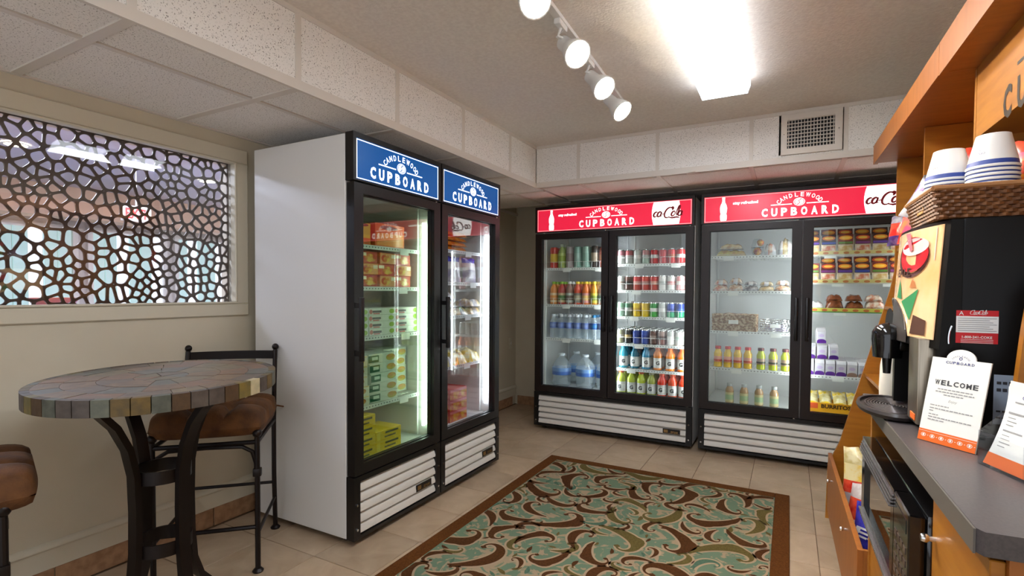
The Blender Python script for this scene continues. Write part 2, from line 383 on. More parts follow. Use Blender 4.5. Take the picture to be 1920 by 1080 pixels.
def clip(poly, nx, ny, d):
    out = []
    for i in range(len(poly)):
        a = poly[i]; b = poly[(i+1) % len(poly)]; da = a[0]*nx+a[1]*ny-d; db = b[0]*nx+b[1]*ny-d
        if da <= 0: out.append(a)
        if da*db < 0: t = da/(da-db); out.append((a[0]+t*(b[0]-a[0]), a[1]+t*(b[1]-a[1])))
    return out
seeds = []; r7 = random.Random(11); tries = 0
W_, H_ = WY1-WY0, WZ1-WZ0
while tries < 14000:
    tries += 1; p = (r7.uniform(-.03, W_+.03), r7.uniform(-.03, H_+.03)); rr = r7.choice((.026, .030, .062, .084))
    if all(math.hypot((p[0]-q[0])*1.12, p[1]-q[1]) > (rr+q[2])*0.56 for q in seeds): seeds.append((p[0], p[1], rr))
lat = MB(); TK = .008; XB = WX-.062
for i, s in enumerate(seeds):
    nb = sorted(((q[0]-s[0])**2+(q[1]-s[1])**2, j) for j, q in enumerate(seeds) if j != i)[:22]
    poly = [(0, 0), (W_, 0), (W_, H_), (0, H_)]
    for dd, j in nb:
        q = seeds[j]; nx, ny = q[0]-s[0], q[1]-s[1]; k = (q[0]**2+q[1]**2-s[0]**2-s[1]**2)/2
        poly = clip(poly, nx, ny, k)
        if len(poly) < 3: break
    if len(poly) < 3: continue
    inn = list(poly); n = len(poly); hw = .0056
    for k in range(n):
        a = poly[k]; b = poly[(k+1) % n]; ex, ey = b[0]-a[0], b[1]-a[1]; l = math.hypot(ex, ey)
        if l < 1e-6: continue
        nx, ny = ey/l, -ex/l
        inn = clip(inn, nx, ny, a[0]*nx+a[1]*ny-hw) if len(inn) >= 3 else []
    if len(inn) < 3:
        lat.prism(poly, lambda a, b, d: (d, WY0+a, WZ0+b), XB, XB+TK); continue
    # round the opening: sample the rim, pulled toward its smoothed version
    def rs(P, N):
        Ls = [math.hypot(P[(k+1) % len(P)][0]-P[k][0], P[(k+1) % len(P)][1]-P[k][1]) for k in range(len(P))]; tot = sum(Ls) or 1; out = []
        for t in range(N):
            d = tot*t/N; k = 0
            while k < len(P)-1 and d > Ls[k]: d -= Ls[k]; k += 1
            f = d/Ls[k] if Ls[k] > 1e-9 else 0; a = P[k]; b = P[(k+1) % len(P)]; out.append((a[0]+f*(b[0]-a[0]), a[1]+f*(b[1]-a[1])))
        return out
    N = 18; I = rs(inn, N)
    for _ in range(1): I = [((I[k-1][0]+2*I[k][0]+I[(k+1) % N][0])/4, (I[k-1][1]+2*I[k][1]+I[(k+1) % N][1])/4) for k in range(N)]
    cx_ = sum(p[0] for p in I)/N; cy_ = sum(p[1] for p in I)/N
    O = []
    for p in I:   # shoot each rim point out to the cell wall
        dx, dy = p[0]-cx_, p[1]-cy_; best = 1e9
        for k in range(n):
            a = poly[k]; b = poly[(k+1) % n]; ex, ey = b[0]-a[0], b[1]-a[1]; den = dx*ey-dy*ex
            if abs(den) < 1e-12: continue
            t = ((a[0]-cx_)*ey-(a[1]-cy_)*ex)/den
            if t > 0: best = min(best, t)
        best = best if best < 1e8 else 1.2; O.append((cx_+dx*best, cy_+dy*best))
    # insert corners into the outer loop by snapping the nearest sample
    for c in poly:
        k = min(range(N), key=lambda q: (O[q][0]-c[0])**2+(O[q][1]-c[1])**2); O[k] = c
    vs = [(XB+TK, WY0+a, WZ0+b) for a, b in O]+[(XB+TK, WY0+a, WZ0+b) for a, b in I]+[(XB, WY0+a, WZ0+b) for a, b in I]+[(XB, WY0+a, WZ0+b) for a, b in O]
    fs = []
    for r in range(3):
        for k in range(N): fs.append((r*N+k, r*N+(k+1) % N, (r+1)*N+(k+1) % N, (r+1)*N+k))
    lat.add(vs, fs)
M_lat = mat('bronze lattice', (74, 52, 36), 0.45, metal=0.2)
lo = lat.build('lattice_screen', M_lat, win, smooth=0); lo['label'] = 'dark bronze cut-out screen of rounded cells'
# ------------------------------------------------------------------ the lobby behind the lattice
LX0 = -7.2
M_lobw = mat('lobby wall', (206, 200, 196), 0.6); M_lobc = mat('lobby ceiling', (206, 204, 216), 0.8)
M_teal_glow = mat('glowing pale teal curtain', (176, 204, 202), 0.7, emit=0.26); M_sheer_glow = mat('glowing sheer', (226, 230, 240), 0.7, emit=0.45)  # emission on the curtains stands in for daylight behind them
lb = struct('wall_lobby')
MB().box(LX0-.1, -4, 0, LX0, 7, 2.45).build('far_wall', M_lobw, lb); MB().box(LX0, -4.1, 0, WX-T, -4, 2.45).build('side_wall', M_lobw, lb)
MB().box(LX0, 7, 0, WX-T, 7.1, 2.45).build('side_wall', M_lobw, lb)
f2 = MB().box(LX0, -4, -.08, WX-T, 7, 0).build('floor_lobby', mat('lobby carpet', (150, 120, 104), 0.9)); f2['kind'] = 'structure'
c2 = MB().box(LX0, -4, 2.30, WX-T, 7, 2.40).build('ceiling_lobby', M_lobc); c2['kind'] = 'structure'
t4 = MB().box(-6.9, -4, 1.98, -6.6, 7, 2.298).build('trim_4', mat('lobby warm bulkhead', (224, 190, 164), 0.6)); t4['kind'] = 'structure'
k = 1
for y in (1.0, 1.95, 2.9, 3.85, 4.8):
    k += 1; wn = struct('window_%d' % k)
    MB().ring(0, .3, .86, 1.95, .05, LX0, LX0+.05).xf(Matrix.Translation((0, y, 0)) @ Matrix(((0,1,0,0),(1,0,0,0),(0,0,1,0),(0,0,0,1)))).build('frame', M_white, wn)
    for q in range(6): MB().box(LX0+.01, y+.05+q*.127, .35, LX0+.035, y+.05+(q+1)*.127-.012, 1.9).build('curtain_fold', M_teal_glow if (q+k) % 3 else M_sheer_glow, wn)
# counter, exit sign, downlights of the lobby
lc = thing('lobby_counter', 'long pale counter with blue top seen through the lattice', 'counter', (-4.9, 1.9, 0))
MB().box(-.25, -1.6, 0, .25, 1.6, 1.02).build('counter_body', mat('pale counter front', (198, 186, 190), 0.5), lc)
MB().rbox(-.3, -1.65, 1.02, .3, 1.65, 1.07, r=.008).build('counter_top', mat('blue counter top', (120, 140, 190), 0.3), lc)
ex = thing('exit_sign', 'red lit exit sign hanging in the lobby behind the lattice', 'sign', (-4.5, 2.14, 1.765))
MB().rbox(-.015, -.10, 0, .015, .10, .12, r=.004).build('sign_case', M_white, ex)
m_ = MB(); text(m_, 'EXIT', 0, .06, .075, Matrix.Translation((.015, 0, 0)) @ Matrix(((0,0,1,0),(1,0,0,0),(0,1,0,0),(0,0,0,1))), wid=.16, bold=.03, out=.001)
m_.build('lettering', mat('lit red lettering', (240, 30, 30), 0.4, emit=3.0), ex, smooth=0)
MB().cyl((0, 0, .12), (0, 0, .533), .006).build('hanger', M_white, ex)
for i, (x, y, z) in enumerate(((-5.0, 1.60, 2.292), (-3.9, 2.0, 2.292), (-5.0, 3.0, 2.292), (-6.8, 2.3, 2.292), (-6.8, 4.3, 2.292))):
    d = thing('downlight', 'round lobby ceiling downlight behind the lattice, '+('left of the exit sign', 'nearest the glass', 'right of the exit sign', 'far left by the curtains', 'far right by the curtains')[i], 'light', (x, y, z), group='lobby downlights')
    MB().lathe([(.075, .005), (.085, -.006), (.065, -.006)], 20, caps=False).build('trim_ring', M_white, d)
    MB().lathe([(.066, .004), (.066, -.002)], 20).build('lamp_face', mat('lit lobby lamp', (255, 236, 200), 0.5, emit=22), d)
bw = thing('glass_bowl', 'low bowl of orange fruit on the lobby counter', 'bowl', (-4.85, 1.75, 1.071))
MB().lathe([(.05, 0), (.12, .05), (.15, .1), (.143, .1), (.11, .055), (.04, .012)], 20).build('bowl', mat('amber bowl', (180, 90, 60), 0.3), bw)
for i, y in enumerate((0.6, 2.9, 4.9)):  # fill panels added under the ceiling to brighten the lobby
    d = thing('lobby_fill_panel', 'added fill light panel brightening the lobby behind the lattice, ' + ('nearest the frame edge', 'above the counter end', 'farthest back')[i], 'light', (-3.8, y, 2.285), group='added lobby fill panels')
    MB().box(-.31, -.61, 0, .31, .61, .014).build('fill_frame', M_white, d)
    MB().box(-.28, -.58, -.004, .28, .58, .0).build('fill_diffuser', mat('lobby fill glow', (225, 232, 255), 0.5, emit=20), d)
# ------------------------------------------------------------------ ceiling fixtures
fx = thing('ceiling_light', 'long lit fluorescent ceiling fixture with white wrap diffuser', 'light', (-.33, 2.43, CEIL))
fx2 = thing('ceiling_light', 'second fluorescent fixture, seen only as a reflection in the lattice window', 'light', (-.33, .75, CEIL))
for f_ in (fx, fx2): MB().rbox(-.105, -.60, -.03, .105, .60, 0, r=.004).build('housing', M_white, f_)
M_fluos = mat('dim diffuser side', (240, 247, 255), 0.5, emit=FLUO*.22)
sidep = [(-.128, -.014), (-.128, -.035), (-.116, -.068), (.116, -.068), (.128, -.035), (.128, -.014)]
for f_ in (fx, fx2):
    MB().prism(sidep, lambda a, b, d: (a, d, b), -.612, .612).build('diffuser_body', M_fluos, f_, smooth=0)
    MB().box(-.116, -.612, -.073, .116, .612, -.068).build('diffuser_lens', M_fluo, f_, smooth=0)
tr = thing('track_light', 'white ceiling track with four lit spot lamps', 'light', (-.872, 2.2, CEIL), rz=math.radians(2.2))
MB().rbox(-.017, -.95, -.018, .017, .98, 0, r=.002, seg=1).build('rail', M_white, tr)
def aim(d):
    d = Vector(d).normalized(); return d.to_track_quat('Z', 'Y').to_matrix().to_4x4()
for i, y in enumerate((-.62, -.19, .20, .545)):
    hd = MB()
    c = Vector((.062, y+.005, -.150)); A = Matrix.Translation(c) @ aim((.60, -.52+.10*i, -.62)) @ Matrix.Scale(1.18, 4)
    hd.lathe([(.010, -.098), (.026, -.095), (.028, -.045), (.032, -.038), (.046, .0), (.050, .022), (.046, .022), (.040, .004)], 18, M=A, caps=False)
    hd.lathe([(.010, -.098), (.0101, -.0975)], 18, M=A)
    h = hd.build('lamp_head', M_white, tr)
    MB().rbox(-.014, y-.045, -.040, .014, y+.045, -.018, r=.003, seg=1).build('track_adapter', M_white, h)
    p0 = Vector((0, y, -.04)); p1 = A @ Vector((0, 0, -.06))
    MB().tube([p0, p0+Vector((-.012, 0, -.03)), p1+Vector((-.01, 0, .03)), p1], .006, 8).build('swivel_arm', M_white, h)
    MB().tube([p0+Vector((.004, .02, 0)), p0+Vector((-.03, .025, -.02)), p1+Vector((-.035, .02, .035)), A @ Vector((0, .01, -.095))], .0022, 6).build('cord', M_white, h)
    MB().lathe([(.0402, .010), (.034, .017), (.018, .021), (.001, .022)], 18, M=A, caps=False).build('lamp_face', M_lampon, h)
    sp = bpy.data.lights.new('spot lamp', 'SPOT'); sp.energy = SPOT; sp.spot_size = math.radians(115); sp.spot_blend = 0.9; sp.shadow_soft_size = .04; sp.color = (1, .90, .76)
    so = bpy.data.objects.new('spot_beam', sp); COL.objects.link(so); so.parent = h
    so.matrix_local = A @ Matrix.Translation((0, 0, .035)) @ Matrix.Rotation(PI, 4, 'X')
vt = thing('air_vent', 'white square-grid air vent set in the back soffit', 'vent', (.102, YS, 2.1))
MB().ring(-.165, .012, .165, .262, .035, -.014, .004, br=.04).build('vent_frame', M_grid, vt)
MB().box(-.13, .008, .04, .13, .010, .235).build('vent_throat', M_black, vt)
sl = MB().box(-.13, -.009, -.0022, .13, .002, .0022).mesh('slat', M_grid, 0); s2 = MB().box(-.002, -.007, .045, .002, .0, .23).mesh('slat', M_grid, 0)
for k in range(9): inst(sl, 'slat', vt, (0, 0, .048+.0222*k))
for k in range(15): inst(s2, 'slat', vt, (-.122+.0172*k, 0, 0))
for sx in (-.148, .146): MB().cyl((sx, -.014, .14), (sx, -.017, .14), .004, n=8).build('screw', M_chrome, vt)
cs = thing('ceiling_plate', 'small round plate in the soffit tile above the red sign', 'plate', (-.60, 3.72, DROP-.0005))
MB().lathe([(.045, .003), (.043, -.004), (.03, -.006)], 18).build('cover', M_grid, cs)
sw = thing('light_switch', 'small white switch plate on the wall between the coolers', 'switch', (WX, 4.95-.09, .62))
MB().rbox(0, -.035, 0, .006, .035, .115, r=.002).build('switch_plate', M_trim, sw); MB().box(.006, -.006, .045, .012, .006, .07).build('toggle', M_white, sw)

# ------------------------------------------------------------------ coolers
def logo(mb, cx, cz, k, M, mi=0, mi2=None):
    """arched CANDLEWOOD, bean emblem, rule and CUPBOARD; k = width of CUPBOARD"""
    u = k/.36
    spaced(mb, 'CUPBOARD', cx, cz-.060*u, .040*u, M, k, k*.082, bold=.04, mi=mi)
    for s in (-1, 1): rect(mb, cx+s*.034*u, cz-.023*u, cx+s*.135*u, cz-.0185*u, M, mi=mi)
    disc(mb, cx, cz-.011*u, .027*u, .021*u, M, mi=mi, rin=.88); disc(mb, cx, cz-.011*u, .020*u, .0155*u, M, mi=mi)
    if mi2 is not None:
        stroke(mb, [(cx+.008*u, cz+.002*u), (cx-.003*u, cz-.005*u), (cx+.003*u, cz-.016*u), (cx-.008*u, cz-.024*u)], .005*u, M, out=.0012, mi=mi2)
    arcword(mb, 'CANDLEWOOD', cx, cz-.026*u, .104*u, .054*u, 1.22, .0215*u, M, mi=mi, bold=.012)
def bottle_outline(cx, z0, h, w):
    pr = [(0, .36), (.06, .44), (.2, .46), (.3, .38), (.42, .46), (.55, .48), (.66, .40), (.78, .22), (.9, .16), (.93, .2), (1, .2)]
    return [(cx+b*w, z0+a*h) for a, b in pr]+[(cx-b*w, z0+a*h) for a, b in reversed(pr)]
def cooler(name, label, loc, rz, w, depth, nd, shelves, kind):
    R = thing(name, label, 'cooler', loc, rz)
    side = .034; H = 1.995
    for x0 in (0, w-side): MB().rbox(x0, .054, .03, x0+side, depth, H-.004, r=.003, seg=1).build('side_panel', M_white, R)
    MB().box(side, .054, H-.04, w-side, depth, H-.004).build('top_panel', M_liner, R)
    MB().box(side, depth-.03, .03, w-side, depth, H-.04).build('back_panel', M_liner, R)
    MB().box(side, .054, .335, w-side, depth-.03, .372).build('floor_panel', M_liner, R)
    MB().box(side, .08, .03, w-side, depth-.03, .335).build('compressor_box', M_black, R)
    for sx in (.06, w-.06):
        for sy in (.1, depth-.1): MB().cyl((sx, sy, 0), (sx, sy, .035), .022, n=12).build('foot', M_black, R)
    # header with lit sign
    zb, zt = 1.766, H
    MB().ring(0, zb, w, zt, .02, 0, .053, bt=.026, bb=.008).build('sign_frame', M_black if nd == 1 else M_brownblack, R)
    S = MB().box(.02, .004, zb+.008, w-.02, .02, zt-.026).build('sign_panel', M_bluesign if kind == 'blue' else M_redsign, R)
    MB().box(.02, .022, zb+.008, w-.02, .05, zt-.026).build('sign_back', M_liner, R)
    F = onface(0, .004, 0); b = MB(); bx0, bx1, bz0, bz1 = .024, w-.024, zb+.012, zt-.03
    for a in ((bx0, bz0, bx1, bz0+.004), (bx0, bz1-.004, bx1, bz1), (bx0, bz0, bx0+.004, bz1), (bx1-.004, bz0, bx1, bz1)): rect(b, *a, F, out=.0006)
    b.build('sign_border', M_signwhite2 if kind == 'blue' else mat('lit pink line', (255, 150, 150), .4, emit=0.6), S, smooth=0)
    t = MB()
    zc = (bz0+bz1)/2
    if kind == 'blue':
        logo(t, w*.50, zc+.030, .46, F, 0, 1); t.build('lettering', [M_signwhite2, M_bluesign], S, smooth=0)
    else:
        logo(t, w*.48, zc+.034, .48, F, 0, 1)
        t.prism(bottle_outline(w*.115, bz0+.006, bz1-bz0-.012, .052), lambda a, b_, d: (a, d, b_), .0036, .0030, 0)
        text(t, 'stay refreshed', w*.225, zc+.040, .018, F, wid=.17, bold=.05)
        t.build('lettering', [M_signwhite, M_redsign], S, smooth=0)
        pw0, pw1 = w*.762, w*.918
        poly = [(pw0+.012, bz1-.002)]+[(pw0-.004*math.sin(PI*i/8)+.010*(1-math.sin(PI*i/8)), bz1-.002-(bz1-bz0-.004)*i/8) for i in range(1, 9)]
        poly += [(pw1+.006*math.sin(PI*i/8)-.006*(1-math.sin(PI*i/8)), bz0+.002+(bz1-bz0-.004)*i/8) for i in range(9)]
        o = MB().prism(poly, lambda a, b_, d: (a, d, b_), .0036, .0030).build('white_bottle_label', M_signwhite, S, smooth=0)
        c = MB(); Fs = onface(0, .0030, 0)
        script(c, pw0+.004, zc-.026, .042, Fs, 'ca-', wd=.24); script(c, pw0+.084, zc-.026, .040, Fs, 'Cola', wd=.24)
        c.build('script_lettering', M_signink, S, smooth=0)
    # doors
    dw = w/nd
    for i in range(nd):
        x0, x1 = i*dw+.004, (i+1)*dw-.004; z0, z1 = .343, 1.757
        D = MB().ring(x0, z0, x1, z1, .060, 0, .048, bt=.048, bb=.052).build('door_frame', M_black if nd == 1 else M_brownblack, R)
        MB().ring(x0+.054, z0+.046, x1-.054, z1-.042, .010, .020, .046).build('gasket', M_black, D)
        MB().box(x0+.058, .026, z0+.05, x1-.058, .030, z1-.046).build('glass_pane', M_glassg if name == 'freezer' else (M_glassf if name == 'upright_freezer' else M_glass), D)
        hx = x0+.010 if nd == 1 else (x1-.030 if i == 0 else x0+.030)
        hh = MB().rbox(hx-.010, -.046, .902, hx+.012, -.028, 1.208, r=.004)
        for hz in (.94, 1.17): hh.box(hx-.007, -.03, hz-.012, hx+.009, 0, hz+.012)
        hh.build('door_handle', M_black, D)
        for hz in (z0-.004, z1-.002): MB().cyl((x1-.03, .012, hz-.008), (x1-.03, .012, hz+.008), .009, n=10).build('hinge', M_chrome, D)
    # grille
    MB().ring(0, .03, w, .337, .03, 0, .05, bl=.042, br=.042, bb=.018, bt=.026).build('grille_frame', M_black, R)
    MB().box(.03, .045, .04, w-.03, .052, .33).build('grille_back', M_black, R)
    n = 5; pz = (.308-.050)/n
    prf = [(.030, pz-.001), (.012, pz*.80), (.003, pz*.35), (.004, pz*.12), (.012, .006), (.016, .006), (.009, pz*.3), (.018, pz*.75), (.034, pz-.004)]
    lm = MB().prism(prf, lambda a, b_, d: (d, a, b_), .044, w-.044).mesh('louver', M_louver)
    for k in range(n): inst(lm, 'louver', R, (0, 0, .050+k*pz))
    NP = MB().rbox(w-.22, .0005, .050+pz+.008, w-.085, .006, .050+pz*2-.006, r=.001, seg=1).build('name_plate', M_black, R)
    q = MB(); q_ = onface(w-.152, .0005, .050+pz*1.5+.001); text(q, 'true', .022, 0, .018, q_, wid=.055, bold=.02, shear=.2); rect(q, -.06, -.012, -.028, .012, q_); rect(q, -.022, -.014, .06, -.012, q_)
    q.build('lettering', M_gold, NP, smooth=0)
    for bz in (.08, .20): 
        for bx in (.021, w-.021): MB().cyl((bx, 0, bz), (bx, -.004, bz), .006, n=8).build('screw', M_chrome, R)
    # lamps
    tb = M_tubeg if name == 'freezer' else (M_tubew if nd == 1 else M_tubec)
    lx = [w-.058] if nd == 1 else [w/2-.026, w/2+.026, w-.046]
    for x in lx: MB().cyl((x, .082, .44), (x, .082, 1.64), .009, n=10).build('lamp_tube', tb, R)
    if nd == 2: MB().box(w/2-.02, .054, .372, w/2+.02, .070, 1.95).build('mullion', M_liner, R)
    # inside: uprights and wire shelves
    for i in range(nd):
        x0, x1 = (side+.006, w-side-.006) if nd == 1 else ((side+.006, w/2-.024) if i == 0 else (w/2+.024, w-side-.006))
        for ux in (x0+.004, x1-.016):
            for uy in (.13, depth-.06):
                up_ = MB().box(ux, uy, .38, ux+.012, uy+.012, 1.94); up_.build('shelf_upright', M_wire, R)
        for (z, fence) in shelves[i]:
            s = MB(); y0, y1 = .115, depth-.06
            s.box(x0+.018, y0, z-.022, x1-.018, y0+.005, z); s.box(x0+.018, y1-.005, z-.010, x1-.018, y1, z)
            for k in range(3): yy = y0+.08+(y1-y0-.1)*k/2; s.box(x0+.018, yy-.003, z-.012, x1-.018, yy+.003, z-.006)
            nw = 22
            for k in range(nw): xx = x0+.02+(x1-x0-.04)*k/(nw-1); s.box(xx-.0016, y0, z-.0045, xx+.0016, y1, z-.0005)
            if fence:
                s.box(x0+.018, y0+.001, z+.052, x1-.018, y0+.004, z+.055)
                for k in range(9): xx = x0+.02+(x1-x0-.04)*k/8; s.box(xx-.0015, y0+.001, z, xx+.0015, y0+.004, z+.055)
            sh = s.build('shelf', M_wire, R, smooth=0)
            dots = MB()  # grey blocks paint the shade inside the slots of the lip
            for k in range(26): xx = x0+.03+(x1-x0-.06)*k/25; dots.box(xx-.004, y0-.0006, z-.014, xx+.004, y0, z-.007)
            dots.build('slot_shade', mat('shelf shadow slots', (120, 122, 122), .6), sh, smooth=0)
            for px in ((.30, .78) if nd == 2 else (.72,)):
                if (z*100) % 3 < 2 or px == .30:
                    xx = x0+(x1-x0)*(px+.06*math.sin(z*40)); tg = MB().box(xx-.036, y0-.004, z-.038, xx+.036, y0-.001, z-.006)
                    tg.build('price_tag', M_paper, sh)
    return R
CA = cooler('freezer', 'tall white upright freezer with blue lit sign, nearest the round table', (-1.822, 1.783, 0), PI/2, .690, .73, 1, [[(1.48, 0), (1.262, 0), (1.0, 0), (.638, 0)]], 'blue')
CB = cooler('upright_freezer', 'narrow freezer with blue lit sign, beside the taller-looking white one', (-1.822, 2.481, 0), PI/2, .695, .73, 1, [[(1.51, 0), (1.30, 0), (1.08, 0), (.75, 0)]], 'blue')
CC = cooler('drinks_cooler', 'two-door cooler with red lit sign full of canned and bottled drinks', (-2.027, 4.172, 0), 0, 1.371, .75, 2,
            [[(1.455, 1), (1.126, 1), (.818, 0)], [(1.478, 1), (1.257, 1), (1.033, 1), (.803, 1), (.590, 0)]], 'red')
CD = cooler('food_cooler', 'two-door cooler with red lit sign holding sandwiches and snack packs', (-.606, 4.172, 0), 0, 1.371, .75, 2,
            [[(1.525, 0), (1.255, 0), (.944, 0), (.654, 0)], [(1.528, 0), (1.326, 0), (1.122, 0), (.650, 0)]], 'red')
for c, l in ((CB, 'bluish lit narrow freezer with blue sign, between the first freezer and the dark corner'),): c['label'] = l
# ------------------------------------------------------------------ rug
RX0, RX1, RY0, RY1 = -1.558, .024, 1.10, 3.515
rug = thing('area_rug', 'teal, beige and brown scroll-patterned rug with brown border', 'rug', ((RX0+RX1)/2, (RY0+RY1)/2, 0))
hw, hl, bw_ = (RX1-RX0)/2, (RY1-RY0)/2, .078
M_rugb = mat('rug brown border', (104, 62, 26), 0.95, spec=0.1, alt=(84, 48, 20), scale=120, bump=0.5, bscale=700)
M_rugf = mat('rug teal field', (104, 124, 102), 0.95, spec=0.1, alt=(160, 140, 114), scale=9, thr=(0.52, 0.58), dist=2.2, bump=0.5, bscale=700)
M_rugl = mat('rug beige pile', (170, 146, 118), 0.95, spec=0.1, bump=0.5, bscale=700, alt=(170, 146, 120), scale=100)
M_rugd = mat('rug brown pile', (86, 52, 26), 0.95, spec=0.1, bump=0.5, bscale=700, alt=(70, 42, 20), scale=100)
M_rugo = mat('rug olive pile', (104, 92, 50), 0.95, spec=0.1, bump=0.5, bscale=700, alt=(88, 76, 40), scale=100)
M_rugt = mat('rug sea green pile', (84, 112, 92), 0.95, spec=0.1, bump=0.5, bscale=700, alt=(74, 98, 80), scale=100)
b = MB()
for a in ((-hw, -hl, -hw+bw_, hl), (hw-bw_, -hl, hw, hl), (-hw+bw_, hl-bw_, hw-bw_, hl), (-hw+bw_, -hl, hw-bw_, -hl+bw_)): b.rbox(a[0], a[1], 0, a[2], a[3], .0105, r=.003, seg=1)
b.build('border', M_rugb, rug, smooth=0)
MB().box(-hw+bw_, -hl+bw_, 0, hw-bw_, hl-bw_, .0088).build('field', M_rugf, rug, smooth=0)
bx_ = hw-bw_-.006; by_ = hl-bw_-.006
def strip(mb, P, W, z, mi):
    n = len(P); vs = []
    for i, p in enumerate(P):
        q0 = P[max(i-1, 0)]; q1 = P[min(i+1, n-1)]; tx, ty = q1[0]-q0[0], q1[1]-q0[1]; l = math.hypot(tx, ty) or 1; nx, ny = -ty/l, tx/l
        wl_, wr_ = W[i] if isinstance(W[i], tuple) else (W[i], W[i])
        for s, ww in ((1, wl_), (-1, wr_)):
            vs.append((max(-bx_, min(bx_, p[0]+nx*ww*s)), max(-by_, min(by_, p[1]+ny*ww*s)), z))
    mb.add(vs, [(2*i, 2*i+1, 2*i+3, 2*i+2) for i in range(n-1)], mi)
r9 = random.Random(5); pat = MB(); spots = []
def free(x, y, r):
    if abs(x) > bx_ or abs(y) > by_: return False
    return all(math.hypot(x-a, y-c) > (r+q)*.92 for a, c, q in spots)
def comma(x, y, S, a0, hand, mi, lobes, z):
    """paisley scroll: a spiral that widens and ends in a curl, with a pale outline"""
    n = 26; P = []; px, py, a = 0, 0, 0
    for i in range(n):
        t = i/(n-1); P.append((px, py)); a += hand*(.06+.42*t**2.2); st = S*2.6/n*(1-.45*t); px += st*math.cos(a); py += st*math.sin(a)
    mx = sum(p[0] for p in P)/n; my = sum(p[1] for p in P)/n; c, s = math.cos(a0), math.sin(a0)
    P = [(x+(p[0]-mx)*c-(p[1]-my)*s, y+(p[0]-mx)*s+(p[1]-my)*c) for p in P]
    W = []
    for i in range(n):
        t = i/(n-1); b0 = S*(.025+.15*math.sin(PI*min(1, t*1.15))**1.3*(1-.45*t)); lb = 1+(.55*max(0, math.sin(t*PI*lobes)) if lobes and t < .8 else 0)
        W.append((b0*lb, b0) if hand < 0 else (b0, b0*lb))
    strip(pat, P, [(q[0]+.011, q[1]+.011) for q in W], z, 0); strip(pat, P, W, z+.0004, mi)
    e = P[-1]; strip(pat, [(e[0]-S*.07, e[1]), (e[0], e[1]), (e[0]+S*.07, e[1])], [.004, S*.07, .004], z+.0005, mi)
for S, cnt in ((.22, 22), (.16, 50), (.11, 110), (.075, 200)):
    k = 0; tries = 0
    while k < cnt and tries < 3000:
        tries += 1; x, y = r9.uniform(-bx_, bx_), r9.uniform(-by_, by_)
        if free(x, y, S*.52):
            spots.append((x, y, S*.52)); k += 1
            comma(x, y, S, r9.uniform(0, 2*PI), r9.choice((-1, 1)), r9.choice((1, 1, 1, 2) if S > .12 else (1, 2, 3, 1)), r9.choice((0, 5, 6)) if S > .12 else 0, .0091)
for _ in range(5200):   # petals between the scrolls
    x, y = r9.uniform(-bx_, bx_), r9.uniform(-by_, by_); L_ = r9.uniform(.02, .042)
    if free(x, y, L_*.8):
        spots.append((x, y, L_*.8)); a = r9.uniform(0, 2*PI); bnd = r9.uniform(-.5, .5); mi = r9.choice((1, 2, 3, 3, 0, 2))
        P = [(x+L_*(t-.5)*2*math.cos(a+bnd*(t-.5)), y+L_*(t-.5)*2*math.sin(a+bnd*(t-.5))) for t in (0, .15, .35, .6, .85, 1)]
        strip(pat, P, [.0005, L_*.22, L_*.34, L_*.30, L_*.14, .0005], .0092, mi)
po = pat.build('scroll_pattern', [M_rugl, M_rugd, M_rugo, M_rugt], rug, smooth=0); po['kind'] = 'stuff'
# ------------------------------------------------------------------ round table
TZ, TR = .92, .382
tb_ = thing('round_table', 'round slate-mosaic pub table on curved iron legs', 'table', (-2.045, 1.05, 0))
top = struct('table_top', tb_); top['label'] = 'slate mosaic table top with block edge'
tilt = Matrix.Translation((0, 0, TZ)) @ Matrix(((1, 0, 0, 0), (0, 1, 0, 0), (-.010, .026, 1, 0), (0, 0, 0, 1)))
M_core = mat('table core', (88, 72, 58), 0.7)
MB().lathe([(TR-.022, -.050), (TR-.022, -.006)], 48).xf(tilt).build('core', M_core, top)
SL = [mat('slate %d' % i, c, 0.5, alt=d, scale=12, thr=(.35, .7), dist=1.5, bump=.3, bscale=40) for i, (c, d) in enumerate((
    ((104, 84, 66), (128, 102, 78)), ((92, 80, 70), (112, 98, 84)), ((120, 96, 68), (98, 82, 66)), ((86, 86, 78), (108, 104, 92)), ((128, 92, 66), (104, 88, 74)), ((98, 90, 70), (122, 106, 78))))]
EG = [mat('slate edge %d' % i, c, 0.55, alt=d, scale=30, thr=(.35, .7), bump=.3, bscale=60) for i, (c, d) in enumerate((
    ((66, 46, 28), (84, 62, 38)), ((110, 86, 36), (80, 66, 34)), ((72, 74, 64), (96, 98, 86)), ((88, 78, 70), (66, 56, 50)), ((120, 100, 44), (90, 84, 50)), ((190, 176, 140), (160, 150, 122)), ((88, 92, 80), (110, 110, 92)))) ]
seq = [0, 0, 3, 1, 2, 1, 3, 4, 2, 4, 3, 0, 1, 1, 6, 3]
NE = 46
for k in range(NE):   # the block edge, one slate block after another
    a0, a1 = 2*PI*(k+.03)/NE, 2*PI*(k+.97)/NE; m = MB()
    pts = [(r*math.cos(a), r*math.sin(a)) for r, a in ((TR-.024, a0), (TR, a0), (TR, (a0+a1)/2), (TR, a1), (TR-.024, a1))]
    m.prism(pts, lambda a, b, d: (a, b, d), -.053, .0).xf(tilt).build('edge_block', EG[seq[(k*7+k//3) % len(seq)] if k != 2 else 5], top, smooth=0)
r3 = random.Random(3); rings = [(0, .085, 5), (.085, .19, 9), (.19, .285, 13), (.285, TR-.024, 17)]
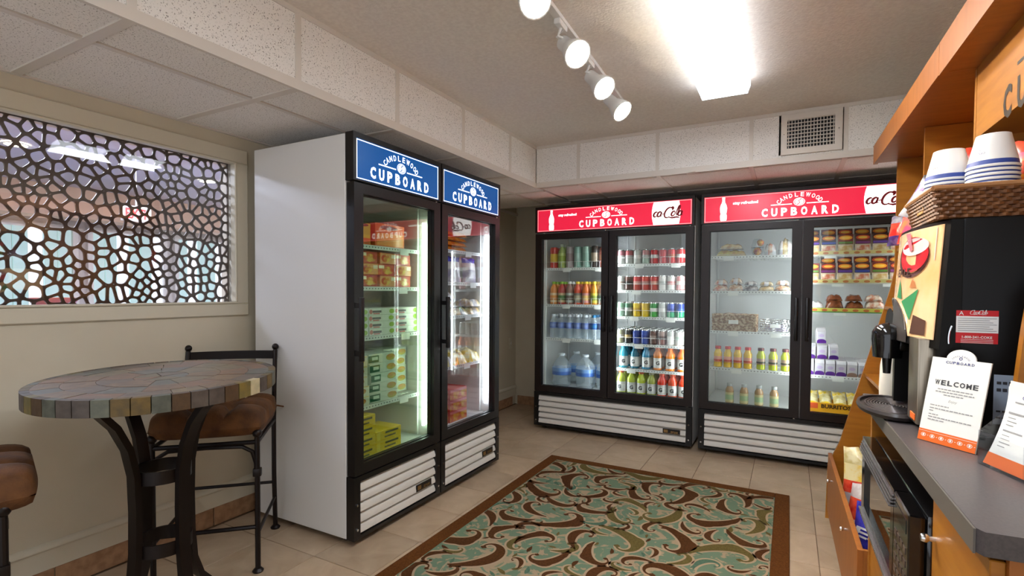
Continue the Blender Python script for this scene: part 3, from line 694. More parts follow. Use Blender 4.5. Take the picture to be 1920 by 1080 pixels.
for ri, (ra, rb_, n) in enumerate(rings):   # slate pieces of the mosaic
    off = r3.uniform(0, 1); cuts = [2*PI*(k+off+r3.uniform(-.18, .18))/n for k in range(n)]+[0]; cuts[-1] = cuts[0]+2*PI
    for k in range(n):
        a0, a1 = cuts[k]+.0014/(rb_+.02), cuts[k+1]-.0014/(rb_+.02); pts = []
        for j in range(5): a = a0+(a1-a0)*j/4; pts.append(((rb_-.0006)*math.cos(a), (rb_-.0006)*math.sin(a)))
        if ra > 0:
            for j in range(5): a = a1-(a1-a0)*j/4; pts.append(((ra+.0006)*math.cos(a), (ra+.0006)*math.sin(a)))
        else: pts.append((0.004*math.cos((a0+a1)/2), .004*math.sin((a0+a1)/2)))
        MB().prism(pts, lambda a, b, d: (a, b, d), -.006, r3.uniform(-.0012, 0)).xf(tilt).build('slate_piece', SL[r3.randrange(6)], top, smooth=0)
def flatbar(mb, path, wn, tk, side):
    """bar of rectangular section; side = direction of its width"""
    P = [Vector(p) for p in path]; vs = []; S = Vector(side).normalized()
    for i, p in enumerate(P):
        t = (P[min(i+1, len(P)-1)]-P[max(i-1, 0)]).normalized(); Nn = t.cross(S).normalized()
        for a, c in ((1, 1), (1, -1), (-1, -1), (-1, 1)): vs.append(p+S*wn*.5*a+Nn*tk*.5*c)
    fs = [(i*4+k, i*4+(k+1) % 4, (i+1)*4+(k+1) % 4, (i+1)*4+k) for i in range(len(P)-1) for k in range(4)]
    fs += [(3, 2, 1, 0), tuple(range((len(P)-1)*4, len(P)*4))]; mb.add(vs, fs)
for q in range(4):
    a = math.radians(8)+q*PI/2; c, s = math.cos(a), math.sin(a)
    prof = [(.245, .0), (.235, .012), (.19, .05), (.14, .11), (.112, .19), (.102, .30), (.100, .45), (.104, .58), (.125, .68), (.165, .765), (.215, .825), (.27, .862)]
    ps = []
    for i in range(len(prof)-1):
        for t in (0, .5): ps.append((prof[i][0]*(1-t)+prof[i+1][0]*t, prof[i][1]*(1-t)+prof[i+1][1]*t))
    ps.append(prof[-1])
    m = MB(); flatbar(m, [(r*c, r*s, z) for r, z in ps], .042, .022, (-s, c, 0)); m.build('table_leg', M_iron, tb_)
for z in (.30, .565):
    MB().lathe([(.090, -.024), (.092, -.024), (.092, .024), (.084, .024), (.084, -.024), (.090, -.024)], 28, (0, 0, z), caps=False).build('ring_band', M_iron, tb_)
MB().lathe([(.29, .857), (.29, .866), (.27, .866), (.27, .857), (.29, .857)], 36, caps=False).build('support_ring', M_iron, tb_)
# ------------------------------------------------------------------ bar stools
def cushion(sx, sy, z0, h):
    """tufted square cushion"""
    N = 26; vs = []; fs = []
    tu = [(-.33, -.33), (.33, -.33), (-.33, .33), (.33, .33), (0, 0)]
    for face in (1, -1):
        for i in range(N+1):
            for j in range(N+1):
                u, v = 2*i/N-1, 2*j/N-1
                e = max(0, (1-abs(u)**6)*(1-abs(v)**6))**.36
                d = sum(math.exp(-((u-a)**2+(v-b)**2)/.010)*.5 for a, b in tu)+.28*math.exp(-(abs(u)-.33)**2/.004)*(abs(v) > .33)+.28*math.exp(-(abs(v)-.33)**2/.004)*(abs(u) > .33)
                d += .34*math.exp(-(abs(u)-.33)**2/.005)+.34*math.exp(-(abs(v)-.33)**2/.005)
                t = e*(1-.6*min(1, d)) if face > 0 else e*.75
                k = 1+.05*(e)-.05*(abs(u)*abs(v))**2; vs.append((u*sx*k, v*sy*k, z0+h*(.42+.58*t if face > 0 else .42-.42*t)))
    n1 = (N+1)**2
    for q in range(2):
        for i in range(N):
            for j in range(N): a = q*n1+i*(N+1)+j; fs.append((a, a+1, a+N+2, a+N+1) if q else (a, a+N+1, a+N+2, a+1))
    m = MB(); m.add(vs, fs); return m
def stool(label, loc, rz, cush_off=(0, 0)):
    R = thing('bar_stool', label, 'stool', loc, rz)    # local +x = front
    g = .20; SH = .575
    for sy in (-1, 1):
        m = MB(); m.tube([(g, sy*g, .012), (g, sy*g, SH+.03)], .0115, 10); m.sph((g, sy*g, SH+.04), .020); m.lathe([(.022, 0), (.024, .006), (.015, .016)], 14, (g, sy*g, 0)); m.build('leg', M_iron, R)
        m = MB(); m.tube([(-g-.03, sy*g, .012), (-g, sy*g, .30), (-g, sy*g, SH), (-g-.02, sy*g, .74), (-g-.055, sy*g, .93)], .0115, 10); m.sph((-g-.058, sy*g, .945), .017); m.lathe([(.022, 0), (.024, .006), (.015, .016)], 14, (-g-.03, sy*g, 0)); m.build('leg', M_iron, R)
    fr_ = MB()
    for p in (((g, -g, SH), (g, g, SH)), ((-g, -g, SH), (-g, g, SH)), ((g, -g, SH), (-g, -g, SH)), ((g, g, SH), (-g, g, SH))): fr_.tube(p, .010, 8)
    fr_.build('seat_frame', M_iron, R)
    for sy in (-1, 1):   # arched braces under the seat
        MB().tube([(g, sy*(g-.004), SH-.125), (g, sy*(g-.006), SH-.09), (g, sy*(g-.02), SH-.04), (g, sy*(g-.06), SH-.016), (g, 0, SH-.012)], .009, 8).build('arch_brace', M_iron, R)
        MB().rbox(g-.014, sy*g-.017, SH-.15, g+.014, sy*g+.017, SH-.115, r=.004).build('brace_clip', M_iron, R)
        MB().tube([(g, sy*g, .17), (-g-.012, sy*g, .17)], .008, 8).build('stretcher', M_iron, R)
    MB().tube([(g, -g, .20), (g, g, .20)], .0095, 8).build('stretcher', M_iron, R); MB().tube([(-g-.01, -g, .25), (-g-.01, g, .25)], .008, 8).build('stretcher', M_iron, R)
    for z, x, hgt in ((.905, -g-.05, .042), (.775, -g-.026, .026)):
        m = MB(); pts = []
        for i in range(11): t = i/10*2-1; pts.append((x-.03*(1-t*t), t*g, z))
        vs = []
        for p in pts:
            for dz, dx in ((hgt/2, -.003), (hgt/2, .003), (-hgt/2, .003), (-hgt/2, -.003)): vs.append((p[0]+dx, p[1], p[2]+dz))
        m.add(vs, [(i*4+k, i*4+(k+1) % 4, (i+1)*4+(k+1) % 4, (i+1)*4+k) for i in range(10) for k in range(4)]+[(3, 2, 1, 0), (40, 41, 42, 43)]); m.build('back_rail', M_iron, R)
    cu = cushion(.225, .225, SH+.008, .145).xf(Matrix.Translation((cush_off[0], cush_off[1], 0))).build('cushion', M_cush, R, smooth=60)
    for sy in (-1, 1):
        MB().tube([(-.205, sy*.19, SH+.06), (-.222, sy*.205, SH+.07), (-.25, sy*.24, SH+.055)], .004, 6).build('tie', M_cush, cu)
    return R
stool('iron bar stool with tufted brown cushion, tucked behind the round table', (-2.325, 1.438, 0), math.atan2(-.27, .26))
stool('iron bar stool cut off at the left edge of the picture', (-2.195, .445, 0), math.atan2(.958, .287), (.055, 0))
# ------------------------------------------------------------------ right-hand cabinets (turned 0.8 degrees)
UA = math.radians(0.8); PX, PY = .5, 2.08
def ru(x, y, z=0):
    c, s = math.cos(UA), math.sin(UA); dx, dy = x-PX, y-PY
    return (PX+dx*c-dy*s, PY+dx*s+dy*c, z)
def uthing(name, label, cat, x, y, z=0, rz=0, group=None): return thing(name, label, cat, ru(x, y, z), UA+rz, group)
def knob(parent, x, y, z):
    m = MB(); A = Matrix.Translation((x, y, z)) @ Matrix.Rotation(-PI/2, 4, 'Y')
    m.lathe([(.005, 0), (.005, .010), (.008, .013), (.009, .018), (.007, .023), (.001, .024)], 14, M=A); return m.build('knob', M_chrome, parent)
U = uthing('display_cabinet', 'tall honey wood snack display cabinet with slanted end panel and bin', 'cabinet', PX, PY)
o = lambda x, y: (x-PX, y-PY)
endp = [(.215, 0), (.222, .30), (.275, .43), (.345, .71), (.482, 1.257), (.50, 1.36), (.50, 1.94), (.85, 1.94), (.85, 0)]
def panel(poly, y0, y1, nm, parent, m): return MB().prism([(a-PX, z) for a, z in poly], lambda a, b, d: (a, d, b), y0-PY, y1-PY).build(nm, m, parent, smooth=0)
panel(endp, 3.29, 3.308, 'end_panel', U, M_wood)
panel([(.50, 1.30), (.50, 1.94), (.84, 1.94), (.84, 1.30)], 2.722, 2.738, 'divider_panel', U, M_wood)
panel([(.50, .90), (.50, 1.94), (.85, 1.94), (.85, .0), (.30, 0), (.30, .36), (.36, .90)], 2.084, 2.102, 'side_panel', U, M_wood)
def ub(nm, parent, m, x0, y0, z0, x1, y1, z1, r=0):
    b = MB()
    if r: b.rbox(x0-PX, y0-PY, z0, x1-PX, y1-PY, z1, r=r, seg=1)
    else: b.box(x0-PX, y0-PY, z0, x1-PX, y1-PY, z1)
    return b.build(nm, m, parent, smooth=0)
ub('back_panel', U, M_wood, .842, 2.102, 0, .85, 3.29, 1.94)
ub('canopy_board', U, M_wood2, .425, 2.082, 1.942, .85, 3.36, 1.958)
ub('fascia', U, M_wood2, .405, 2.082, 1.935, .424, 3.36, 2.035)
ub('shelf', U, M_wood, .505, 2.74, 1.46, .84, 3.288, 1.476); ub('shelf', U, M_wood, .46, 2.105, 1.16, .84, 3.288, 1.176)
ub('shelf', U, M_wood, .38, 2.105, .80, .84, 3.288, .816); ub('bin_floor', U, M_wood, .245, 2.105, .10, .84, 3.288, .115)
bf = ub('bin_front', U, M_wood2, .222, 2.09, .05, .240, 3.288, .365, r=.001)
ub('bin_side', U, M_wood2, .240, 2.09, .05, .50, 2.104, .365)
for yy, zz in ((3.03, .29), (2.40, .305)): knob(bf, .222-PX, yy-PY, zz)
V = uthing('station_cabinet', 'honey wood coffee station with letter board over the counter', 'cabinet', PX, PY)
CX = .245
ub('side_panel', V, M_wood, CX+.005, 2.054, 0, .85, 2.078, .872); ub('side_panel', V, M_wood, .50, 2.056, 1.25, .85, 2.080, 1.94)
ub('back_panel', V, M_wood, .842, .95, 0, .85, 2.054, 1.94)
ub('partition', V, M_wood, CX+.006, 1.272, 0, .84, 1.288, .872)
dn = ub('cabinet_door', V, M_wood, CX, .965, .10, CX+.018, 1.268, .862, r=.0015); knob(dn, CX-PX, 1.245-PY, .77)
ub('end_panel', V, M_wood2, CX+.018, .955, .0, .84, .968, .872)
ub('corner_post', V, M_wood, CX+.06, .935, .0, CX+.115, .955, .855); ub('corner_post', V, M_wood, CX+.135, .935, .0, CX+.19, .955, .855)
ub('microwave_shelf', V, M_wood, CX+.004, 1.288, .495, .84, 2.054, .515); ub('front_rail', V, M_wood, CX+.01, 1.288, .06, CX+.028, 2.054, .495)
lb_ = ub('letter_board', V, M_wood, .50, .96, 1.722, .516, 2.056, 1.942)
m = MB(); logo(m, 0, 0, .70, ((Matrix(((0, 0, -1, 0), (-1, 0, 0, 0), (0, 1, 0, 0), (0, 0, 0, 1))))), 0, 1)
m.xf(Matrix.Translation((0, 1.51-PY, 1.872))).build('lettering', [mat('dark bronze lettering', (52, 40, 24), .4), M_wood], lb_, smooth=0)
ub('canopy_board', V, M_wood2, .425, .90, 1.942, .85, 2.079, 1.958); ub('fascia', V, M_wood2, .405, .90, 1.932, .424, 2.079, 2.035)
ub('upper_shelf', V, M_wood, .516, .96, 1.722, .842, 2.056, 1.738)
panel([(.384, .912), (.396, .983), (.404, 1.082), (.411, 1.169), (.420, 1.25), (.47, 1.32), (.842, 1.32), (.842, .912)], 1.398, 1.420, 'side_wing', V, M_wood)
K = uthing('countertop', 'dark grey laminate worktop along the wooden cabinets', 'countertop', PX, PY)
cp = [(.225, 2.052), (.225, .952), (.232, .940), (.841, .985), (.841, 2.052)]
MB().prism([(a-PX, b-PY) for a, b in cp], lambda a, b, d: (a, b, d), .875, .9095).build('top_slab', M_counter, K, smooth=0)
MB().prism([(a-PX, b-PY) for a, b in ((.222, 2.052), (.222, .951), (.225, .951), (.225, 2.052))], lambda a, b, d: (a, b, d), .873, .9085).build('front_edge', M_cedge, K, smooth=0)
# microwave on its shelf
Wv = uthing('microwave', 'black microwave oven on the shelf under the counter', 'microwave', .215, 1.64, .5155)
M_gblk = mat('gloss black plastic', (12, 11, 12), .12, coat=.6); M_mwg = glassmat('microwave window', (92, 96, 92), 1.6, gain=2.2)
MB().rbox(.03, -.33, .008, .44, .33, .275, r=.006).build('case', M_gblk, Wv)
for sy in (-.3, .3): MB().cyl((.08, sy, 0), (.08, sy, .01), .015, n=10).build('foot', M_black, Wv)
Yp = Matrix(((0, 1, 0, 0), (1, 0, 0, 0), (0, 0, 1, 0), (0, 0, 0, 1)))
dr = MB().ring(-.175, .014, .33, .270, .05, 0, .03, bl=.035).xf(Yp).build('door_frame', M_gblk, Wv)
for k in range(4): MB().rbox(-.004-.002*k, -.172, .252-.008*k, .002, .326, .257-.008*k, r=.0015, seg=1).build('door_ridge', mat('grey ridge', (120, 116, 116), .2, metal=.6), dr)
for k in range(3): MB().rbox(-.004-.002*k, -.172, .022+.009*k, .002, .326, .027+.009*k, r=.0015, seg=1).build('door_ridge', MATS['grey ridge'], dr)
MB().box(.008, -.14, .064, .012, .28, .220).build('window_pane', M_mwg, dr); MB().box(.022, -.14, .064, .028, .28, .220).build('cavity', mat('oven cavity', (70, 72, 68), .5), dr)
cpn = MB().rbox(0, -.328, .014, .03, -.178, .270, r=.003, seg=1).build('control_panel', M_gblk, Wv)
MB().box(-.001, -.31, .222, .001, -.196, .252).build('display', mat('dark display', (20, 34, 30), .1), cpn)
kb = MB().box(-.0012, -.011, -.007, .001, .011, .007).mesh('key', mat('bronze keypad', (74, 58, 48), .35))
for i in range(4):
    for j in range(6): inst(kb, 'key', cpn, (0, -.298+.030*i, .045+.028*j))
# ------------------------------------------------------------------ drink machine
Mc = uthing('drink_machine', 'black juice dispenser with orange picture panel on the counter', 'drink dispenser', .30, 1.74, .91)
M_mblk = mat('dispenser black', (10, 8, 8), .4, spec=.2); M_steel = mat('brushed steel', (176, 164, 146), .3, metal=.9, alt=(150, 140, 124), scale=8, stretch=(60, 60, 1))
# local: x from front backwards, y along the counter, z up from the counter
MB().rbox(.035, -.24, .012, .50, .24, .505, r=.006).build('body', M_mblk, Mc)
for sx in (.08, .46):
    for sy in (-.2, .2): MB().cyl((sx, sy, 0), (sx, sy, .014), .016, n=10).build('foot', M_black, Mc)
def bow(y, d=.042): return -.002-d*(1-(y/.24)**2)
def shell(y0, y1, z0, z1, off, n=16, back=.036, lean=0.0, arch=None):
    m = MB(); vs = []; fs = []
    for i in range(n+1):
        y = y0+(y1-y0)*i/n; zb = z0
        if arch: zb = z0+max(0, arch[1]**2*(1-((y-arch[2])/arch[0])**2))**.5 if abs(y-arch[2]) < arch[0] else z0
        f0 = bow(y)-off+lean*(zb-z0)/(z1-z0); f1 = bow(y)-off+lean; vs += [(f0, y, zb), (f1, y, z1), (f1+.002 if back is None else back, y, z1), (f0+.002 if back is None else back, y, zb)]
    for i in range(n):
        for k in range(4): fs.append((i*4+k, i*4+(k+1) % 4, i*4+4+(k+1) % 4, i*4+4+k))
    fs += [(3, 2, 1, 0), tuple(range(n*4, n*4+4))]; m.add(vs, fs); return m
MB_s = shell(-.24, .24, .205, .502, 0, lean=.016); MB_s.build('front_shell', M_mblk, Mc)
shell(-.24, -.222, .03, .205, -.004).build('front_cheek', M_mblk, Mc); shell(.04, .24, .03, .205, -.004).build('front_cheek', M_mblk, Mc)
MB().box(.020, -.222, .03, .036, .10, .205).build('alcove_back', M_mblk, Mc)
MB().rbox(-.034, -.205, .018, .022, -.110, .226, r=.004).build('steel_column', M_steel, Mc)
M_gfx = mat('orange picture film', (232, 170, 110), .15, alt=(226, 200, 160), scale=7, emit=.12, coat=.5)
G = shell(-.222, .228, .225, .494, .0025, n=24, back=None, lean=.0155, arch=(.165, .095, .065))
g = G.build('picture_panel', M_gfx, Mc)
def gw(x, y, z):   # print on the bowed panel: x = along the viewer's right (-y), y = height
    return (bow(-x)-.0040-z+.0155*(y-.225)/.269, -x, y)
def gpoly(pts, m, out): 
    q = MB(); q.add([gw(a, b, out) for a, b in pts], [tuple(range(len(pts)))]); q.build('print', m, g, smooth=0)
def ell(cx, cy, rx, ry, n=22, a0=0, a1=2*PI): return [(cx+rx*math.cos(a0+(a1-a0)*k/n), cy+ry*math.sin(a0+(a1-a0)*k/n)) for k in range(n)]
gpoly([(-.2, .412), (.205, .412), (.205, .489), (-.2, .489)], mat('pale sky print', (206, 214, 214), .2), .0004)
gpoly(ell(.09, .425, .095, .052), mat('dark cup print', (70, 34, 30), .25), .0008); gpoly(ell(.095, .432, .085, .045), mat('red drink print', (196, 34, 44), .25), .0012)
gpoly(ell(.10, .452, .080, .022), mat('cup rim print', (228, 200, 200), .25), .0016)
gpoly([(.04, .49), (.075, .49), (.10, .445), (.085, .44)], mat('pink pour print', (222, 120, 132), .25), .0020)
gpoly([(.0, .322), (.02, .372), (.05, .318)], mat('green shard print', (46, 140, 84), .3), .0008); gpoly([(.05, .312), (.15, .345), (.115, .265)], MATS['green shard print'], .0008)
gpoly([(.125, .232), (.195, .232), (.195, .268), (.135, .280)], mat('brown print', (84, 52, 40), .4), .0010)
gpoly([(.10, .348), (.115, .374), (.135, .348)], mat('tan mark print', (188, 120, 70), .4), .0012)
q = MB(); text(q, 'EALE', .045, .388, .020, None, wid=.105, bold=.03, out=.0014, warp=gw); q.build('lettering', mat('brown lettering', (70, 36, 24), .4), g, smooth=0)
ap = MB(); NA = 20; vs_ = []; arcp = []
for i in range(NA+1):
    y = -.098+.326*i/NA; t = (y-.065)/.165; za = .225+.095*math.sqrt(max(0, 1-t*t)) if abs(t) < 1 else .225
    x_ = bow(y)+.016*(za-.205)/.297-.0035; vs_ += [(bow(y)-.0015, y, .207), (x_, y, max(za-.003, .209))]; arcp.append((x_-.002, y, za-.001))
ap.add(vs_, [(2*i, 2*i+1, 2*i+3, 2*i+2) for i in range(NA)]); apo = ap.build('spout_arch', mat('charcoal spout plate', (66, 60, 58), .35), Mc)
MB().tube(arcp, .0024, 6).build('arch_trim', M_chrome, apo)
dk = MB(); dk.add([(bow(.12)-.006, .12+.075*math.cos(2*PI*k/20), .232+.058*math.sin(2*PI*k/20)) for k in range(20)], [tuple(range(20))]); dk.build('spout_hollow', M_mblk, apo, smooth=0)
nz = MB(); nz.lathe([(.034, -.05), (.038, .0), (.037, .02), (.028, .036), (.012, .044), (.001, .046)], 20, (-.060, .015, .205)); nz.rbox(-.06, -.012, .175, .02, .042, .215, r=.008)
nz.build('nozzle_cap', M_gblk, Mc)
MB().cyl((-.060, .015, .155), (-.060, .015, .11), .012, .009, n=12).build('nozzle', M_black, Mc)
MB().rbox(-.036, -.195, .026, -.0335, -.150, .042, r=.001, seg=1).build('warning_label', M_orange, Mc)
trp = MB(); trp.lathe([(.105, .0), (.125, .004), (.132, .014), (.128, .022), (.118, .022), (.116, .014), (.02, .012)], 32); trp.xf(Matrix.Translation((-.045, .03, 0)) @ Matrix.Diagonal((.62, 1.15, 1, 1)))
tray = trp.build('drip_tray', mat('charcoal plastic', (52, 46, 46), .35), Mc)
for k in range(9):
    m = MB(); rr = .1*(k+1)/9; pts = [(-.045+.6*rr*math.cos(2*PI*j/24), .03+1.1*rr*math.sin(2*PI*j/24), .0185) for j in range(25)]; m.tube(pts, .0022, 5); m.build('grate_ring', mat('grey grate', (96, 90, 90), .35, metal=.5), tray)
# stickers on the side that faces the room
FS = onface(0, -.24, 0)
st = MB(); rect(st, .022+.005, .222, .100, .296, FS, out=.0006); s_ = st.build('sticker', M_redink, Mc, smooth=0); s_['label'] = 'red and white service sticker'
q = MB(); rect(q, .027, .246, .100, .283, FS, out=.0010); q.build('white_field', M_whiteink, s_, smooth=0)
q = MB()
for k in range(7): rect(q, .030, .250+.0046*k, .097-.006*(k % 3), .2512+.0046*k, FS, out=.0014)
q.build('text_lines', M_inkl, s_, smooth=0)
q = MB(); text(q, '1-800-241-COKE', .064, .236, .0052, FS, wid=.052, bold=.02, out=.0010); script(q, .050, .2885, .0045, FS, 'Coca-', out=.0010, wd=.14); script(q, .0645, .2885, .0045, FS, 'Cola', out=.0010, wd=.14)
for k in range(3): rect(q, .036, .226-.0035*k+.004, .092, .2268-.0035*k+.004, FS, out=.0010)
text(q, 'A', .036, .2895, .009, FS, out=.0010); q.build('lettering', M_whiteink, s_, smooth=0)
lab = MB(); rect(lab, .095, .045, .19, .155, FS, out=.0006); lb2 = lab.build('info_label', mat('pale blue label', (170, 186, 206), .5), Mc, smooth=0)
q = MB()
for zz, hh in ((.134, .006), (.118, .007), (.072, .004), (.058, .003)):
    for k in range(8): rect(q, .10+.010*k, zz, .1075+.010*k, zz+hh, FS, out=.0010)
q.build('text_blocks', M_ink, lb2, smooth=0)
MB().cyl((.145, -.24, .225), (.145, -.244, .225), .005, n=10).build('screw', M_chrome, Mc)
MB().tube([(.002+.0*k, -.2405, .0) for k in (0, 1)], .001, 4) 
ar = [( .014+.030*(1-math.cos(t)), -.2425, .23+.055*math.sin(t)) for t in [PI*.25*k/6-.2+PI*.0 for k in range(7)]]
MB().tube(ar, .0022, 6).build('side_trim', M_chrome, Mc)
# ------------------------------------------------------------------ basket, cups and bags on the machine
Bk = uthing('wicker_basket', 'brown wicker basket on top of the drink machine', 'basket', .445, 1.64, 1.4155)
M_wick = mat('brown wicker', (128, 82, 44), .6, alt=(96, 58, 30), scale=60); M_wick2 = mat('light wicker', (158, 110, 66), .6)
hx, hy, bh = .155, .135, .066
MB().rbox(-hx+.012, -hy+.012, .0, hx-.012, hy-.012, .006, r=.002, seg=1).build('basket_floor', M_wick, Bk)
wk = MB()
for lvl in range(8):   # woven rows around four sides
    z = .004+.0082*lvl; k = 1+.07*lvl/7
    for (ax, ay), (bx, by) in (((-hx, -hy), (hx, -hy)), ((hx, -hy), (hx, hy)), ((hx, hy), (-hx, hy)), ((-hx, hy), (-hx, -hy))):
        L0 = math.hypot(bx-ax, by-ay); n = max(6, int(L0/.0055)); nxn, nyn = (by-ay)/L0, -(bx-ax)/L0; pts = []
        for i in range(n+1):
            t = i/n; off = .0032*math.sin(i*PI/2*1.0+lvl*PI); pts.append(((ax+(bx-ax)*t)*k*.97+nxn*off, (ay+(by-ay)*t)*k*.97+nyn*off, z))
        wk.tube(pts, .0052, 5)
wo = wk.build('weave', M_wick, Bk); wo['kind'] = 'stuff'
for (ax, ay), (bx, by) in (((-hx, -hy), (hx, -hy)), ((hx, -hy), (hx, hy)), ((hx, hy), (-hx, hy)), ((-hx, hy), (-hx, -hy))):
    k = 1.06; n = 26; pts = [((ax+(bx-ax)*i/n)*k, (ay+(by-ay)*i/n)*k, bh+.003+.002*math.sin(i*PI)) for i in range(n+1)]
    rm = MB(); rm.tube(pts, .0062, 7)
    for i in range(n): a = Vector(pts[i]); b2 = Vector(pts[i+1]); rm.tube([a+Vector((0, 0, .005)), (a+b2)/2+Vector((0, 0, -.005))], .0035, 5)
    rm.build('rim', M_wick2, Bk)
hd = MB().ring(-.03, .028, .03, .054, .006, 0, .008).xf(Matrix.Translation((-hx*1.045, 0, 0)) @ Yp); hd.build('handle_slot', mat('tan wicker', (196, 146, 82), .6), Bk)
MB().box(-hx*1.04, -.024, .034, -hx*1.036+.004, .024, .048).build('handle_shade', mat('dark handle shade', (30, 30, 36), .4), Bk)  # dark block fills the handle slot to paint its shade
M_cup = mat('white paper cup', (238, 236, 232), .5); M_cupb = mat('blue cup stripe', (52, 74, 150), .5)
def cups(x, y, z, n, where, k):
    """upside-down nested paper cups; each cup is a thing"""
    for i in range(n):
        zz = z+.0098*i; top_ = i == n-1
        R = uthing('paper_cup', ('topmost upturned white paper cup of the ' if top_ else 'blue-rimmed paper cup nested under the top of the ')+where, 'cup', x, y, zz, group=None if top_ else 'nested cups of the '+where)
        m = MB(); m.lathe([(.0475, 0), (.0485, .003), (.0478, .006)], 28, caps=False, zones=[0, 0]); m.lathe([(.0468, .0045), (.0448, .0165)], 28, caps=False, mi=1)
        m.lathe([(.0448, .0165), (.0310, .078)], 28, caps=False); m.lathe([(.0310, .078), (.0300, .0785), (.0290, .074)], 28, caps=False); m.lathe([(.0292, .0745), (.0292, .0750)], 28)
        m.build('cup_wall', [M_cup, M_cupb], R)
        if top_:
            def wr(a, b, c): r = .0310+(.078-b)*.2244+.0006; t = a/r; return (-r*math.cos(t+k), r*math.sin(-(t+k)), b)
            q = MB(); text(q, 'CANDLEWOOD', 0, .033, .0052, None, wid=.044, out=.0, warp=wr, flip=True); text(q, 'SUITES', 0, .041, .0045, None, wid=.024, warp=wr, flip=True)
            q.build('print', mat('dusty red print', (176, 92, 100), .6) if k < .35 else mat('grey blue print', (130, 130, 160), .6), R, smooth=0)
cups(.340, 1.650, 1.4225, 11, 'left cup stack', .30)
cups(.402, 1.572, 1.4225, 12, 'right cup stack', .45)
def bag(w_, h, d, cols, seed=0, zones=(.0, .3, .7, 1.0)):
    """sealed crisp bag standing on its lower edge: pillow with crimped ends and wrinkles; one colour per height zone"""
    r = random.Random(seed); NX, NZ = 10, 14; m = MB(); ph = [r.uniform(0, 6) for _ in range(6)]
    for side in (1, -1):
        vs = []
        for j in range(NZ+1):
            v = j/NZ
            for i in range(NX+1):
                u = 2*i/NX-1; e = max(0, (1-abs(u)**3)*(1-abs(2*v-1)**4))
                wr = .10*math.sin(5*u+ph[0]+4*v)*math.sin(9*v+ph[1])+.05*math.sin(17*u+ph[2])*(abs(2*v-1))
                t = d/2*(e*(.85+wr))+.0006; xx = w_/2*u*(1-.06*math.sin(PI*v)); vs.append((xx, side*t, h*v+.004*math.sin(7*u+ph[3])*(v > .9)))
        for j in range(NZ):
            zi = 0
            while zi < len(cols)-1 and (j+.5)/NZ > zones[zi+1]: zi += 1
            fs = [(j*(NX+1)+i, j*(NX+1)+i+1, (j+1)*(NX+1)+i+1, (j+1)*(NX+1)+i) for i in range(NX)]
            if j == 0: base = len(m.v); m.v += vs
            m.f += [tuple(a+base for a in f) for f in fs]; m.m += [zi]*len(fs)
    return m
def foil(name, rgb, alt, rough=.25): return mat(name, rgb, rough, alt=alt, scale=22, thr=(.42, .58), coat=.3)
F_yel = foil('yellow foil', (236, 196, 40), (240, 226, 170)); F_cream = foil('cream foil', (236, 226, 180), (206, 186, 120)); F_red = foil('red foil', (214, 44, 36), (236, 90, 60)); F_pur = foil('purple foil', (84, 50, 120), (150, 110, 160))
F_gry = foil('silver foil', (190, 186, 190), (150, 140, 160)); F_blu = foil('blue foil', (40, 40, 150), (70, 70, 190)); F_grn = foil('green foil', (60, 130, 50), (190, 200, 60)); F_org = foil('orange foil', (236, 120, 30), (246, 170, 50)); F_wht = foil('white foil', (226, 222, 216), (200, 190, 190)); F_blk = foil('black foil', (34, 30, 34), (80, 50, 60)); F_pnk = foil('pink foil', (226, 90, 130), (240, 150, 90))
def put_bag(label, w_, h, d, cols, seed, loc, rz, lean=0, word=None, wcol=None, cat='snack bag', group=None, zones=(.0, .3, .7, 1.0), roll=0):
    R = thing('snack_bag', label, cat, loc, rz, group); R.rotation_euler = (lean, roll, rz)
    b = bag(w_, h, d, cols, seed, zones).build('bag', cols, R, smooth=60)
    if word: q = MB(); text(q, word, 0, h*.55, h*.16, onface(0, -d*.5-.001, 0), wid=w_*.7, bold=.03, shear=.15); q.build('lettering', wcol, b, smooth=0)
    return R
put_bag('red and green candy bag between the two cup stacks', .085, .145, .03, [F_grn, F_org, F_grn, F_red], 3, ru(.405, 1.72, 1.475), math.radians(-22), -.1, 'JUI', M_black, zones=(0, .42, .58, .78, 1))
put_bag('red candy bag right of the cup stacks at the picture edge', .10, .155, .035, [F_wht, F_org, F_red, F_pnk, F_red], 4, ru(.482, 1.60, 1.455), math.radians(-32), -.25, zones=(0, .28, .42, .62, .76, 1))
put_bag('purple and silver bag slumped over the left end of the basket', .10, .13, .045, [F_gry, F_gry, F_pur, F_blk], 5, ru(.305, 1.80, 1.45), math.radians(-40), -.35, zones=(0, .3, .6, .85, 1), roll=.35)
put_bag('red snack bag on the cabinet shelf behind the drink machine', .13, .17, .05, [F_red, F_pnk, F_red], 6, ru(.50, 2.98, 1.478), math.radians(-55), -.2)
put_bag('purple and orange snack bag at the edge of the cabinet shelf', .11, .15, .06, [F_pur, F_red, F_gry, F_pur], 7, ru(.475, 3.10, 1.478), math.radians(-50), -.2)
put_bag('yellow and white crisp bag standing in the wooden bin', .19, .27, .08, [F_wht, F_red, F_yel, F_cream], 8, ru(.345, 2.88, .235), math.radians(-8), -.20, zones=(0, .2, .42, .72, 1))
put_bag('red and white crisp bag low in the wooden bin', .18, .22, .08, [F_wht, F_red, F_wht], 9, ru(.315, 2.74, .15), math.radians(-40), -.3)
put_bag('dark blue crisp bag in the bin beside the microwave', .18, .24, .08, [F_red, F_blu, F_blu], 10, ru(.315, 2.50, .125), math.radians(-40), -.2, 'ES', M_whiteink)
put_bag('orange crisp bag at the far end of the wooden bin', .17, .22, .08, [F_org, F_yel, F_org], 12, ru(.345, 3.15, .15), math.radians(-30), -.25)
